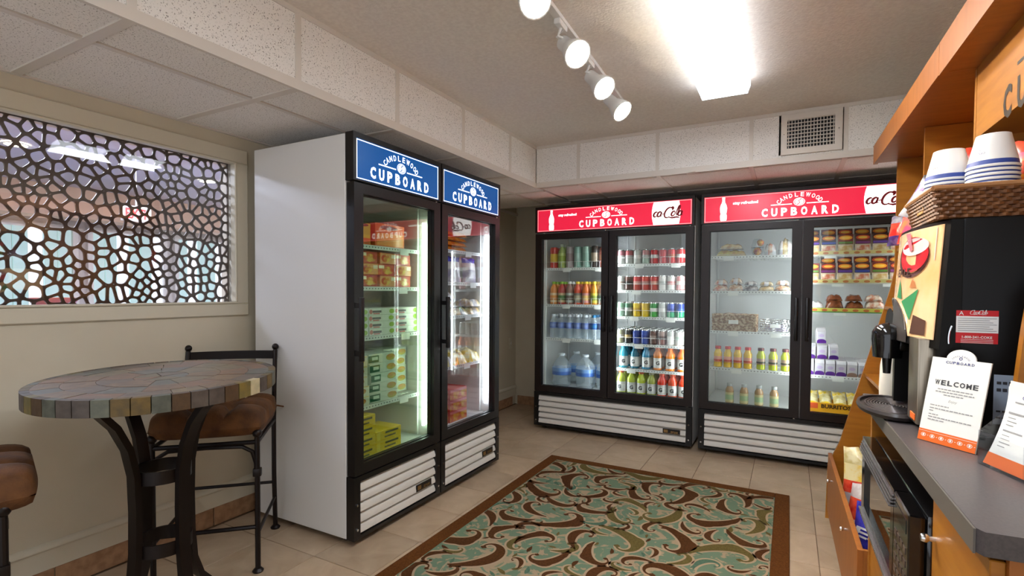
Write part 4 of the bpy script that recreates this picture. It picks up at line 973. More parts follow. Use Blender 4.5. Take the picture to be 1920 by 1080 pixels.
# ------------------------------------------------------------------ counter-top things
jg = uthing('creamer_jug', 'white plastic jug with red cap beside the drink machine', 'jug', .292, 2.015, .9105)
MB().lathe([(.024, 0), (.031, .004), (.032, .03), (.030, .10), (.026, .128), (.015, .140), (.015, .146)], 20).build('jug', mat('white plastic', (232, 226, 212), .35), jg)
MB().lathe([(.017, .144), (.018, .150), (.016, .164), (.012, .166)], 16).build('cap', mat('red cap', (206, 70, 34), .4), jg)
def frame_between(bl, br, lean):
    X = Vector(br)-Vector(bl); wdt = X.length; X.normalize(); N_ = Vector((-X.y, X.x, 0)); N_ = -N_ if N_.y > 0 else N_   # towards the viewer
    Y = (Vector((0, 0, 1))*math.cos(lean)-N_*math.sin(lean)); Z = X.cross(Y)
    return Matrix(((X.x, Y.x, Z.x, bl[0]), (X.y, Y.y, Z.y, bl[1]), (X.z, Y.z, Z.z, bl[2]), (0, 0, 0, 1))), wdt
ws = thing('welcome_sign', 'white table sign reading WELCOME with an orange foot', 'sign', (.266, 1.47, .9105))
Ms, ww = frame_between((0, 0, 0), (.080, -.088, 0), math.radians(12)); hs = .192
card = [(0, 0), (ww, 0), (ww, hs)]+[(ww*.5+ww*.25*math.cos(PI*k/14), hs+.022*math.sin(PI*k/14)) for k in range(15)]+[(0, hs)]
MB().prism(card, lambda a, b, d: tuple(Ms @ Vector((a, b, d))), -.003, 0).build('card', M_paper, ws, smooth=0)
Mb = Ms @ Matrix.Translation((0, 0, -.003)); MB().prism([(ww*.3, .02), (ww*.7, .02), (ww*.7, .15), (ww*.3, .15)], lambda a, b, d: tuple(Ms @ Vector((a, b, d-.003-.028*(1-b/.16)))), -.001, 0).build('easel_back', M_paper, ws, smooth=0)
q = MB(); rect(q, 0, 0, ww, .026, Ms, out=.0005); fo = q.build('orange_foot', M_orange, ws, smooth=0)
q = MB(); rect(q, 0, .0215, ww, .0221, Ms, out=.0008)
for k in range(6): disc(q, ww*(.10+.16*k), .013, .0052, .0042, Ms, 16, out=.0008, rin=.8); disc(q, ww*(.10+.16*k), .013, .0022, .0028, Ms, 10, out=.0008); rect(q, ww*(.17+.16*k), .0125, ww*(.19+.16*k), .0135, Ms, out=.0008)
q.build('emblems', M_whiteink, fo, smooth=0)
q = MB(); spaced(q, 'WELCOME', ww*.50, .136, .0105, Ms, .088, .0105, bold=.03, out=.0006); q.build('lettering', M_ink, ws, smooth=0)
q = MB(); spaced(q, 'CUPBOARD', ww*.5, .183, .0055, Ms, .058, .0058, bold=.02, out=.0006); disc(q, ww*.5, .1935, .0035, .0035, Ms, 14, out=.0006, rin=.6); arcword(q, 'CANDLEWOOD', ww*.5, .188, .018, .011, 1.2, .0035, Ms, out=.0006); q.build('lettering', M_navy, ws, smooth=0)
q = MB()
for z, a, b in ((.120, .2, .8), (.114, .17, .83), (.108, .32, .68), (.082, .12, .45), (.075, .12, .86), (.069, .12, .2), (.061, .12, .3), (.055, .12, .88), (.049, .12, .42)):
    x = a
    while x < b-.01: e = min(b, x+.03+.05*rnd.random()); rect(q, ww*x, z, ww*e, z+.0022, Ms, out=.0006); x = e+.012
text(q, 'Enjoy', ww*.5, .097, .0055, Ms, out=.0006, shear=.3); q.build('text_lines', M_inkl, ws, smooth=0)
lh = thing('leaflet_holder', 'clear acrylic leaflet holder near the counter edge', 'holder', (.333, 1.314, .9105))
Mh, hw_ = frame_between((0, 0, 0), (.036, -.104, 0), 0); tk = .0022
def plate(poly, d0, d1, nm, m=M_acry, par=None): return MB().prism(poly, lambda a, b, d: tuple(Mh @ Vector((a, b, d))), d0, d1).build(nm, m, par or lh, smooth=0)
plate([(0, 0), (hw_, 0), (hw_, .062), (0, .066)], -tk, 0, 'front_plate'); plate([(0, 0), (hw_, 0), (hw_, tk), (0, tk)], -.06, -tk, 'base_plate'); plate([(0, 0), (hw_, 0), (hw_, .12), (0, .12)], -.062, -.06, 'back_plate')
for x in (0, hw_-tk): MB().prism([(0, tk), (-.06, tk), (-.06, .12), (0, .064)], lambda a, b, d: tuple(Mh @ Vector((x+d, b, a))), 0, tk).build('side_plate', M_acry, lh, smooth=0)
for i in range(3):
    lf = thing('leaflet', ('front', 'middle', 'rear')[i]+' printed leaflet bowed in the acrylic holder', 'leaflet', (.333, 1.314, .9105), group='leaflets in the acrylic holder')
    n = 12; W2 = .098; H2 = .150+.006*i; x0 = .006+.002*i; P = []
    for k in range(n+1): t = k/n; P.append((-.006-.010*i-.040*(1-i*.25)*math.sin(t*PI*.5), .004+H2*t))
    vs = [tuple(Mh @ Vector((x0+a*W2, b, c))) for c, b in P for a in (0, 1)]
    pg = MB(); pg.add(vs, [(2*k, 2*k+1, 2*k+3, 2*k+2) for k in range(n)]); pg.build('sheet', M_paper, lf, smooth=60)
    if i == 0:
        def pw_(a, b, c):
            t = b/H2; return tuple(Mh @ Vector((x0+a, .004+b, -.006-.040*math.sin(t*PI*.5)+.0008)))
        def bars(lines, m, nm):
            q = MB()
            for z0, z1, a, b in lines:
                for k in range(4): q.add([pw_(u_, zz, 0) for u_, zz in ((a, z0+(z1-z0)*k/4), (b, z0+(z1-z0)*k/4), (b, z0+(z1-z0)*(k+1)/4), (a, z0+(z1-z0)*(k+1)/4))], [(0, 1, 2, 3)])
            q.build(nm, m, lf, smooth=0)
        bars([(0, .022, 0, W2)], M_orange, 'orange_foot')
        bars([(.066, .069, .01, .055), (.100, .1035, .01, .07), (.122, .1245, .02, .09)], M_inkl, 'text_lines'); bars([(.058-.007*k, .0595-.007*k, .012, .03+.004*(k % 3)) for k in range(4)]+[(.092-.007*k, .0935-.007*k, .012, .03+.004*(k % 2)) for k in range(3)], MATS['light grey ink'], 'text_lines')
        q = MB(); text(q, 'CUPBOARD', .06, .134, .006, None, wid=.05, bold=.02, warp=pw_); q.build('lettering', M_navy, lf, smooth=0)
# ------------------------------------------------------------------ goods in the coolers
def inC(lx, ly, z): return (-2.027+lx, 4.172+ly, z)
def inD(lx, ly, z): return (-.606+lx, 4.172+ly, z)
def inA(lx, ly, z): return (-1.822-ly, 1.783+lx, z)
def inB(lx, ly, z): return (-1.822-ly, 2.481+lx, z)
ORD = ['first', 'second', 'third', 'fourth', 'fifth', 'sixth', 'seventh', 'eighth', 'ninth']
M_alu = mat('aluminium', (200, 200, 198), .25, metal=.9)
PAINT = {}
def paint(rgb, rough=.3, coat=.3):
    k = tuple(rgb)
    if k not in PAINT: PAINT[k] = mat('print %02x%02x%02x' % k, rgb, rough, coat=coat)
    return PAINT[k]
lid = MB(); lid.lathe([(.0335*.87, .1135), (.0275, .1195), (.0272, .122), (.0255, .1215), (.0250, .119), (.001, .119)], 16, caps=False); lid_m = lid.mesh('lid', M_alu)
CANM = {}
def can_mesh(a, b, c):
    k = (a, b, c)
    if k not in CANM:
        m = MB(); m.lathe([(.024, 0), (.0325, .008), (.0325, .045), (.0325, .075), (.0325, .103), (.0285, .1145)], 16, zones=[0, 0, 1, 2, 2], caps=True)
        CANM[k] = m.mesh('can', [paint(a), paint(b), paint(c)])
    return CANM[k]
SIL, RED, WHT, GRN, YEL, BLU, BRN, BLK, PNK = (186, 186, 182), (196, 32, 36), (226, 222, 218), (46, 140, 60), (226, 190, 40), (38, 60, 140), (86, 50, 38), (40, 34, 30), (222, 150, 150)
shelf_cans = [
  ('top can shelf', 1.478, 5, [('silver and mauve', (SIL, SIL, (170, 110, 120))), ('silver and dark red', (SIL, (176, 170, 168), (170, 70, 76))), ('plain silver', (SIL, WHT, SIL)), ('silver and pale green', ((170, 190, 176), SIL, (180, 120, 120))), ('patterned red', (RED, WHT, RED)), ('plain red', (RED, RED, RED)), ('red with brown band', (RED, (180, 90, 60), RED)), ('red and white', (RED, WHT, RED))]),
  ('second can shelf', 1.257, 6, [('silver and brown', (SIL, (150, 130, 116), SIL)), ('dark brown', (BRN, BLK, BRN)), ('red with pale band', ((190, 52, 34), (200, 150, 140), RED)), ('red with grey band', ((190, 52, 34), (190, 140, 130), (200, 60, 40))), ('red with dusty band', ((190, 52, 34), (206, 150, 134), (196, 44, 36))), ('white and silver', (WHT, SIL, WHT)), ('white and pink', (WHT, PNK, WHT)), ('pink and white', (PNK, WHT, PNK))]),
  ('third can shelf', 1.033, 6, [('silver and mint', ((150, 180, 160), SIL, (140, 180, 150))), ('silver and dark green', ((110, 120, 104), SIL, (70, 110, 84))), ('golden yellow', (YEL, (200, 160, 40), YEL)), ('bright yellow', (YEL, YEL, (214, 180, 60))), ('bright green', ((60, 170, 60), WHT, GRN)), ('white and silver', (SIL, WHT, SIL)), ('blue over green', ((30, 150, 100), BLU, (60, 80, 170))), ('green and blue', ((40, 160, 110), (60, 90, 170), BLU))]),
  ('fourth can shelf', .803, 6, [('grey olive', ((140, 140, 110), SIL, (150, 150, 124))), ('black and gold', (BLK, (160, 130, 70), BLK)), ('navy blue', (BLU, BLU, BLU)), ('deep blue', ((46, 74, 160), BLU, (46, 74, 160))), ('brown and silver', (BRN, (150, 130, 120), BRN)), ('brown and rust', ((130, 60, 40), BRN, (150, 120, 110))), ('plain white', (WHT, WHT, SIL)), ('white and mint', (WHT, (190, 210, 196), WHT))])]
for nm, z, rows, cols in shelf_cans:
    for k, (cn, c) in enumerate(cols):
        me = can_mesh(*c)
        for j in range(rows):
            lb = '%s drink can, %s from left on the %s, %s' % (cn, ORD[k], nm, 'front' if j == 0 else 'rear')
            R = inst(me, 'drink_can', None, inC(.748+.0707*k+rnd.uniform(-.001, .001), .156+.0705*j, z), rz=rnd.uniform(-.5, .5))
            tag(R, lb, 'can', None if j == 0 else 'cans behind, %s column %s' % (nm, ORD[k])); inst(lid_m, 'lid', R)
# bottles: profile, then zones of body, label band and cap
def bottle_proto(h, r, body, label=None, lz=(.18, .62), cap=(240, 240, 240), neck=.42, waist=0.0, lidh=.10, bmat=None, lmark=None):
    pf = [(r*.82, 0), (r, .02*h), (r*(1-waist), .30*h), (r, .60*h), (r*.97, .68*h), (r*.72, .78*h), (r*neck, .86*h), (r*neck, h*(1-lidh))]
    b = MB(); b.lathe(pf, 16); parts = [('bottle', b.mesh('bottle', bmat or paint(body, .15, .6)))]
    cp = MB(); cp.lathe([(r*neck*1.15, h*(1-lidh)), (r*neck*1.2, h*(1-lidh*.9)), (r*neck*1.15, h), (r*neck*.9, h*1.004)], 14); parts.append(('cap', cp.mesh('cap', paint(cap, .4, 0))))
    if label:
        l = MB(); a0, a1 = lz; n = 4
        def rad(t): return r*1.012 if not waist else r*(1.012-waist*math.sin(PI*min(1, max(0, t/.6)))*.9)
        l.lathe([(rad(a0+(a1-a0)*i/n), h*(a0+(a1-a0)*i/n)) for i in range(n+1)], 16, caps=False, zones=[0, 1, 1, 0] if len(label) == 2 else [0]*4)
        parts.append(('label_wrap', l.mesh('label_wrap', [paint(c, .35, .1) for c in label])))
    if lmark:
        q = MB(); kk = lmark[2]
        def wr(a, bb_, c): t = a/(r*1.02); return (r*1.025*math.sin(t), -r*1.025*math.cos(t), bb_)
        text(q, lmark[0], 0, h*(lz[0]+lz[1])/2, kk, None, bold=.05, warp=wr); parts.append(('mark', q.mesh('mark', paint(lmark[1]), 0)))
    return parts
def place(parts, name, label, cat, loc, rz=0, group=None):
    R = inst(parts[0][1], name, None, loc, rz); tag(R, label, cat, group)
    for n, me in parts[1:]: inst(me, n, R)
    return R
def column(parts, name, what, where, cat, fn, lx, z, n, pitch, front=.16):
    for j in range(n):
        place(parts, name, what+(' ' if j == 0 else ' behind the front one ')+where, cat, fn(lx+rnd.uniform(-.002, .002), front+pitch*j, z), rnd.uniform(-.25, .25), None if j == 0 else 'rear column of '+what+' '+where)
# drinks cooler, left door, top shelf
tallcan = lambda a, b: [('can', MB().lathe([(.027, 0), (.036, .008), (.036, .05), (.036, .13), (.036, .175), (.031, .188), (.029, .192)], 16, zones=[0, 0, 1, 0, 0, 2]).mesh('can', [paint(a), paint(b), M_alu]))]
row1 = [(tallcan((206, 60, 50), (230, 190, 60)), 'red and yellow tall can'), (bottle_proto(.215, .036, (170, 190, 110), ((190, 206, 120), (150, 170, 60)), cap=(200, 210, 190)), 'pale green bottle'), (tallcan((176, 160, 160), (150, 130, 130)), 'silver rose tall can'),
        (tallcan((140, 178, 164), (160, 190, 180)), 'mint tall can by the rose one'), (tallcan((156, 190, 176), (140, 176, 160)), 'pale mint tall can by the patterned one'), (tallcan((60, 50, 44), (170, 150, 130)), 'dark patterned tall can'), (bottle_proto(.215, .037, (206, 96, 66), ((220, 110, 80), (226, 150, 110)), cap=(206, 60, 40)), 'coral red bottle')]
for k, (p, nm) in enumerate(row1): column(p, 'tall_can' if 'can' in nm else 'drink_bottle', nm, 'on the top shelf', 'can' if 'can' in nm else 'bottle', inC, .118+.078*k, 1.455, 4, .08)
row2 = [((226, 140, 60), ((236, 210, 170), (230, 150, 70)), (130, 180, 40), 'orange juice bottle with green cap'), ((190, 60, 50), ((220, 190, 150), (90, 130, 70)), (140, 190, 50), 'red juice bottle with green cap'), ((150, 110, 96), ((190, 200, 190), (120, 100, 90)), (226, 226, 222), 'brown tea bottle with white cap'),
        ((210, 70, 34), ((120, 110, 100), (170, 160, 130)), (236, 200, 40), 'red orange juice bottle with yellow cap'), ((220, 110, 40), ((220, 150, 150), (230, 190, 110)), (236, 200, 40), 'orange tea bottle with yellow cap'), ((216, 146, 40), ((210, 190, 70), (140, 150, 60)), (230, 196, 40), 'amber juice bottle with yellow cap'), ((200, 150, 130), ((200, 180, 170), (120, 150, 130)), (230, 230, 226), 'pale rose bottle with white cap')]
for k, (bd, lb, cp, nm) in enumerate(row2): column(bottle_proto(.205, .035, bd, lb, (.08, .50), cap=cp), 'juice_bottle', nm, 'on the second left shelf', 'bottle', inC, .118+.078*k, 1.126, 5, .078)
water = bottle_proto(.215, .036, (190, 210, 225), ((96, 120, 190), (130, 150, 206)), (.42, .66), cap=(226, 232, 240), bmat=M_plast, waist=.08)
water2 = bottle_proto(.215, .036, (190, 210, 225), ((30, 80, 150), (40, 110, 170)), (.42, .66), cap=(36, 110, 160), bmat=M_plast, waist=.08)
for k in range(7): column(water2 if k == 5 else water, 'water_bottle', ('teal-capped' if k == 5 else 'white-capped')+' clear water bottle', ORD[k]+' from left on its shelf', 'bottle', inC, .118+.078*k, .818, 4, .080)
# gallon jugs
gj = MB(); gj.lathe([(.070, 0), (.084, .012), (.082, .03), (.086, .045), (.082, .06), (.086, .075), (.083, .095), (.087, .11), (.088, .17), (.080, .20), (.050, .245), (.024, .268), (.024, .282)], 22)
gc = MB(); gc.lathe([(.029, .278), (.030, .282), (.029, .298), (.022, .300)], 16); gl = MB(); gl.lathe([(.0885, .108), (.0895, .14), (.0892, .172)], 22, caps=False, zones=[0, 1])
gal = [('jug', gj.mesh('jug', M_plast)), ('cap', gc.mesh('cap', paint((216, 224, 232)))), ('label_wrap', gl.mesh('label_wrap', [paint((66, 110, 190)), paint((120, 160, 214))]))]
for lx, ly, nm in ((.185, .20, 'left gallon jug of water in front on the cooler floor'), (.410, .22, 'middle gallon jug of water in front on the cooler floor'), (.605, .22, 'right gallon jug of water half hidden by the door frame'), (.245, .42, 'rear left gallon jug of water behind the front jugs'), (.455, .44, 'rear right gallon jug of water behind the front jugs')):
    place(gal, 'water_jug', nm, 'jug', inC(lx, ly, .372), rnd.uniform(0, 1))
def sport(c, cap): return bottle_proto(.196, .0385, c, ((206, 206, 204), (222, 222, 220)), (.10, .52), cap=cap, neck=.5, waist=.05, lmark=('G', (60, 60, 64), .030))
for k, (c, cap, nm) in enumerate((((40, 150, 176), (60, 150, 170), 'turquoise'), ((16, 96, 120), (20, 100, 130), 'deep teal'), ((24, 120, 160), (30, 120, 160), 'blue'), ((214, 120, 30), (206, 90, 30), 'amber orange'), ((240, 130, 20), (226, 100, 20), 'bright orange'), ((236, 116, 16), (230, 100, 20), 'edge orange'))):
    column(sport(c, cap), 'sports_drink', nm+' sports drink bottle', 'on the lowest wire shelf', 'bottle', inC, .775+.098*k, .590, 3, .095, front=.17)
for k, (c, cap, nm) in enumerate((((176, 190, 60), (206, 90, 40), 'leftmost pale lime'), ((160, 176, 40), (210, 90, 40), 'second lime'), ((176, 190, 30), (210, 96, 40), 'third bright lime'), ((150, 160, 60), (160, 160, 120), 'olive'), ((206, 50, 34), (206, 70, 40), 'red'), ((214, 70, 34), (206, 80, 40), 'orange red'), ((210, 60, 30), (206, 70, 40), 'rightmost red'))):
    column(sport(c, cap), 'sports_drink', nm+' sports drink bottle', 'on the cooler floor', 'bottle', inC, .765+.086*k, .372, 3, .09, front=.15)
# ------------------------------------------------------------------ food cooler
def loaf(w_, d, h, cols, seed=1):
    """wrapped food pack: low rounded lump in film"""
    r = random.Random(seed); m = MB(); NX, NY = 12, 9; vs = []; ph = [r.uniform(0, 6) for _ in range(4)]
    for i in range(NX+1):
        for j in range(NY+1):
            u, v = 2*i/NX-1, 2*j/NY-1; e = max(0, (1-u**4)*(1-v**4))**.5
            vs.append((w_/2*u, d/2*v, h*e*(.86+.14*math.sin(4*u+ph[0])*math.cos(5*v+ph[1])+.05*math.sin(13*u+ph[2]))))
    for i in range(NX):
        for j in range(NY): m.f.append((i*(NY+1)+j, (i+1)*(NY+1)+j, (i+1)*(NY+1)+j+1, i*(NY+1)+j+1)); m.m.append(1 if (len(cols) > 1 and (i in (4, 5, 6, 7))) else 0)
    m.v += vs
    rim = [i*(NY+1) for i in range(NX+1)]+[NX*(NY+1)+j for j in range(1, NY+1)]+[i*(NY+1)+NY for i in range(NX-1, -1, -1)]+[j for j in range(NY-1, 0, -1)]
    m.f.append(tuple(reversed(rim))); m.m.append(0); return m
def food(name, tone, alt, rough=.25): return mat('food '+name, tone, rough, alt=alt, scale=32, thr=(.38, .6), coat=.4)
FB = food('sandwich', (196, 150, 96), (226, 200, 150)); FP = food('pastry', (176, 120, 80), (222, 200, 176)); FD = food('dark mix', (90, 76, 80), (190, 180, 176)); FT = food('tan bun', (200, 160, 100), (226, 206, 170)); FL = food('lettuce wrap', (206, 190, 100), (190, 150, 90)); FH = food('ham', (206, 120, 90), (230, 210, 190)); FR = food('berry', (150, 40, 50), (226, 170, 60)); FW = food('clear pack', (206, 190, 190), (226, 222, 220)); FS_ = food('sausage', (150, 80, 44), (110, 56, 30))
def pack(label, fn, lx, ly, z, w_, d, h, cols, seed, name='food_pack', cat='food pack', wrap=True, rz=0):
    R = thing(name, label, cat, fn(lx, ly, z), rz); f = loaf(w_, d, h, cols, seed).build('food', cols, R, smooth=60)
    if wrap: MB().rbox(-w_*.5, -d*.5-.0005, 0.0, w_*.5, -d*.5+.001, h*.30, r=.0004, seg=1).build('wrap_edge', M_acry, R, smooth=0)
    return R
D_ = 'of the left food cooler door'
pack('yellow lettuce wrap at the left of the top shelf', inD, .20, .22, 1.525, .22, .15, .055, [FL], 1); pack('folded sandwich lying on the lettuce wrap, top shelf', inD, .20, .22, 1.582, .17, .12, .045, [FB], 2)
R = thing('fruit_cup', 'clear cup of red berries, middle of the top shelf', 'cup', inD(.385, .20, 1.525)); MB().lathe([(.030, 0), (.045, .06), (.047, .06), (.047, .064)], 20).build('cup', M_acry, R)
MB().sph((0, 0, .036), .030).build('fruit', FR, R); MB().sph((.020, -.006, .10), .026).build('fruit', FR, R); MB().lathe([(.046, .064), (.046, .066), (.03, .125), (.02, .13)], 20).build('dome_lid', M_acry, R)
pack('pink wrapped pack on the top shelf beside the berry cup', inD, .475, .22, 1.525, .085, .12, .10, [FW, FH], 3); pack('pale wrapped sandwich pack at the right of the top shelf', inD, .575, .22, 1.525, .10, .12, .13, [FW, FT], 4)
for k, (c, h, nm) in enumerate(((FH, .085, 'stacked ham sandwich in film'), (FP, .095, 'iced pastry in film'), (FD, .072, 'dark trail mix pack'), (FT, .070, 'tan bun in film'), (FP, .078, 'frosted roll in film'))):
    pack(nm+', second shelf '+D_, inD, .130+.108*k, .20, 1.255, .112, .14, h*.6, [c], 11+k); pack(nm+' lying on top of its twin, second shelf', inD, .130+.108*k, .205, 1.255+h*.58, .095, .12, h*.5, [c, FW], 31+k)
# snack basket and wire basket
R = thing('snack_basket', 'brown woven basket of snacks with white label, third shelf', 'basket', inD(.235, .20, .944))
wv = MB()
for lvl in range(11):
    z = .006+.0118*lvl
    for (ax, ay), (bx, by) in (((-.155, -.075), (.155, -.075)), ((.155, -.075), (.155, .075)), ((.155, .075), (-.155, .075)), ((-.155, .075), (-.155, -.075))):
        n = 22; L0 = math.hypot(bx-ax, by-ay); nx_, ny_ = (by-ay)/L0, -(bx-ax)/L0
        wv.tube([(ax+(bx-ax)*i/n+nx_*.004*math.sin(i*PI/2+lvl*PI), ay+(by-ay)*i/n+ny_*.004*math.sin(i*PI/2+lvl*PI), z) for i in range(n+1)], .0062, 5)
wv_o = wv.build('weave', mat('mottled snack basket', (150, 112, 78), .6, alt=(206, 180, 146), scale=50, thr=(.45, .55)), R); wv_o['kind'] = 'stuff'
MB().box(-.15, -.07, .002, .15, .07, .008).build('basket_floor', M_wick, R); MB().rbox(-.04, -.0845, .055, .03, -.082, .085, r=.001, seg=1).build('label_card', M_paper, R); loaf(.28, .13, .05, [FD], 40).xf(Matrix.Translation((0, 0, .09))).build('snacks', FP, R, smooth=60)
R = thing('wire_basket', 'silver wire basket with white label, third shelf', 'basket', inD(.52, .20, .944)); wb = MB()
for k in range(6): z = .008+.017*k; wb.tube([(.105*math.cos(2*PI*i/24)*(1+.05*k/5), .07*math.sin(2*PI*i/24)*(1+.05*k/5), z) for i in range(25)], .0022, 5)
for k in range(26): a = 2*PI*k/26; wb.tube([(.105*math.cos(a), .07*math.sin(a), .006), (.108*math.cos(a+.2), .072*math.sin(a+.2), .05), (.110*math.cos(a), .0735*math.sin(a), .095)], .0016, 5)
wb.build('wire_frame', M_chrome, R); MB().rbox(-.035, -.078, .035, .035, -.076, .062, r=.001, seg=1).build('label_card', M_paper, R); loaf(.17, .10, .06, [FW], 41).xf(Matrix.Translation((0, 0, .004))).build('snacks', F_gry, R, smooth=60)
def juice(body, cap, band, mid): 
    p = bottle_proto(.165, .031, body, (body, mid), (.10, .66), cap=cap, neck=.62, waist=.04, lidh=.13)
    q = MB(); q.lathe([(.0322, .050), (.0322, .062)], 16, caps=False); p.append(('band', q.mesh('band', paint(band)))); return p
for k in range(7):
    g_ = k > 3; p = juice((190, 200, 50), (96, 40, 40), (60, 60, 40), (170, 140, 110)) if g_ else juice((236, 190, 40), (206, 50, 40), (206, 70, 50), (226, 150, 110))
    place(p, 'juice_bottle', ('lime green juice bottle with dark cap, ' if g_ else 'yellow juice bottle with red cap, ')+ORD[k-4 if g_ else k]+' of its kind on the fourth shelf', 'bottle', inD((.118+.072*k) if not g_ else (.425+.083*(k-4)), .17, .654), rnd.uniform(-.2, .2))
for k in range(4):
    p = bottle_proto(.155, .031, (176, 140, 104), ((200, 186, 140), (160, 180, 140)), (.06, .55), cap=(176, 180, 180), neck=.55, lidh=.15, lmark=None)
    nb = MB(); nb.lathe([(.0185, .112), (.0180, .128)], 14, caps=False); p.append(('neck_band', nb.mesh('neck_band', paint((140, 60, 46)))))
    place(p, 'coffee_bottle', 'small glass bottle of coffee drink, '+ORD[k]+' from left on the cooler floor', 'bottle', inD(.205+.105*k, .19, .372), .2*k)
# right door: meal trays, bread, cartons, burritos
def mealtray(cols, mark):
    m = MB(); m.rbox(-.047, -.012, 0, .047, .012, .135, r=.005); p = [('tray', m.mesh('tray', paint((196, 176, 150), .3, .3)))]
    q = MB(); F_ = onface(0, -.0125, 0); rect(q, -.045, .06, .045, .133, F_, out=.0006); p.append(('sleeve', q.mesh('sleeve', paint(cols[0]), 0)))
    q = MB(); disc(q, 0, .108, .040, .017, F_, 20, out=.0012); p.append(('badge', q.mesh('badge', paint(cols[1]), 0)))
    q = MB(); rect(q, -.042, .064, .042, .080, F_, out=.0012); p.append(('stripe', q.mesh('stripe', paint(cols[2]), 0)))
    q = MB(); disc(q, 0, .108, .028, .009, F_, 18, out=.0018); p.append(('badge_centre', q.mesh('badge_centre', paint((240, 190, 80)), 0)))
    q = MB(); rect(q, -.038, .008, .038, .052, F_, out=.0006); p.append(('window', q.mesh('window', FH if mark else FT, 0)))
    return p
tc_ = [((70, 36, 40), (226, 130, 40), (90, 60, 150)), ((60, 40, 44), (220, 120, 40), (50, 70, 150)), ((120, 40, 40), (236, 150, 40), (90, 130, 60)), ((90, 40, 44), (206, 80, 40), (120, 60, 120))]
for si, z in enumerate((1.528, 1.326)):
    for k in range(6):
        for tier in (0, 1):
            if si == 0 or tier == 0 or k in (1, 2, 3, 4, 5):
                R = place(mealtray(tc_[(k+tier+si*2) % 4], k % 2), 'meal_tray', 'snack meal tray, %s from left, %s row of the %s shelf' % (ORD[k], ('front', 'raised rear')[tier], ('top', 'second')[si]), 'food tray',
                          inD(.750+.102*k, .155+.052*tier, z+.045*tier), 0); R.rotation_euler = (-.18, 0, rnd.uniform(-.06, .06))
def strip_(label, z, fn=inD, w_=.57, lx=1.015, cols=((214, 204, 90), (90, 150, 80), (206, 110, 60))):
    R = thing('shelf_strip', label, 'shelf strip', fn(lx, .112, z)); MB().box(-w_/2, -.003, -.020, w_/2, 0, .012).build('strip', paint(cols[0]), R)
    q = MB(); F_ = onface(0, -.003, 0)
    for k in range(9): disc(q, -w_/2+.04+.062*k, -.003, .018, .009, F_, 12, out=.0006)
    q.build('motif', paint(cols[2]), R, smooth=0)
    q = MB(); rect(q, -w_/2, -.020, w_/2, -.012, F_, out=.0006); q.build('edge_line', paint(cols[1]), R, smooth=0)
strip_('yellow printed strip along the front of the top tray shelf', 1.528+.002, cols=((216, 200, 130), (200, 196, 180), (196, 120, 70))); strip_('yellow printed strip along the front of the second tray shelf', 1.326+.002, cols=((216, 200, 130), (200, 196, 180), (196, 120, 70))); strip_('yellow and green strip along the sausage shelf', 1.122+.002)
for k, (c, nm) in enumerate(((FW, 'pale wrapped pack'), (FS_, 'dark sausage roll pack'), (FS_, 'brown sausage pack'), (FH, 'pink wrapped bun pack'), (FW, 'pale film pack at the cabinet edge'))):
    pack(nm+', '+ORD[k]+' from left on the sausage shelf', inD, .775+.120*k, .20, 1.122, .115, .15, .065+.02*(k % 2), [c], 50+k)
    if k in (1, 2, 3): pack(nm+', lying on top, '+ORD[k]+' from left on the sausage shelf', inD, .775+.118*k, .20, 1.185, .10, .12, .05, [c], 60+k)
def carton(a):
    p = []; m = MB(); m.rbox(-.030, -.028, 0, .030, .028, .085, r=.002, seg=1); p.append(('carton', m.mesh('carton', paint((188, 184, 190)))))
    m = MB(); m.prism([(-.028, .085), (.028, .085), (.003, .105), (.003, .112), (-.003, .112), (-.003, .105)], lambda a_, b_, d: (d, a_, b_), -.029, .029); p.append(('gable', m.mesh('gable', paint((196, 192, 196)))))
    q = MB(); F_ = onface(0, -.028, 0); rect(q, -.030, .0, .030, .020, F_, out=.0006); disc(q, 0, .020, .026, .010, F_, 14, out=.0006); p.append(('foot_print', q.mesh('foot_print', paint(a), 0)))
    q = MB(); disc(q, 0, .055, .018, .012, F_, 14, out=.0006); p.append(('badge', q.mesh('badge', paint((176, 160, 190)), 0))); return p
cp_, cb_ = carton((84, 40, 130)), carton((140, 110, 96))
for k in range(9):
    for j in range(5):
        pur = k < 4; lb = ('purple' if pur else 'tan')+'-footed white carton, '+ORD[k]+' from left on its shelf, '+('front' if j == 0 else 'rear')
        place(cp_ if pur else cb_, 'milk_carton', lb, 'carton', inD(.745+.066*k, .160+.060*j, .650), 0, None if j == 0 else 'rear cartons, column '+ORD[k])
for i, (lx, z, nm) in enumerate(((.755, .7635, 'at the far left'), (.823, .7635, 'in the middle'), (.893, .7635, 'at the right'))):
    place(cp_, 'milk_carton', 'purple-footed carton stacked on the others, '+nm+' of three', 'carton', inD(lx, .20, z), .1*i)
place(cp_, 'milk_carton', 'purple-footed carton on top of the stacked middle carton', 'carton', inD(.815, .20, .877), .2)
R = thing('burrito_box', 'yellow open display box of burritos on the cooler floor', 'box', inD(.95, .235, .372))
bxm = MB().box(-.23, -.115, 0, .23, .115, .006); bxm.box(-.23, -.115, 0, .23, -.110, .080); bxm.box(-.23, .110, 0, .23, .115, .07); bxm.box(-.23, -.115, 0, -.225, .115, .06); bxm.box(.225, -.115, 0, .23, .115, .06); bxm.build('carton', paint((226, 160, 30)), R)
q = MB(); F_ = onface(0, -.115, 0); text(q, 'BURRITOS!', -.03, .056, .026, F_, wid=.19, bold=.04); q.build('lettering', paint((60, 40, 20)), R, smooth=0); q = MB(); rect(q, -.225, .036, -.145, .074, F_); q.build('badge', paint((206, 80, 40)), R, smooth=0)
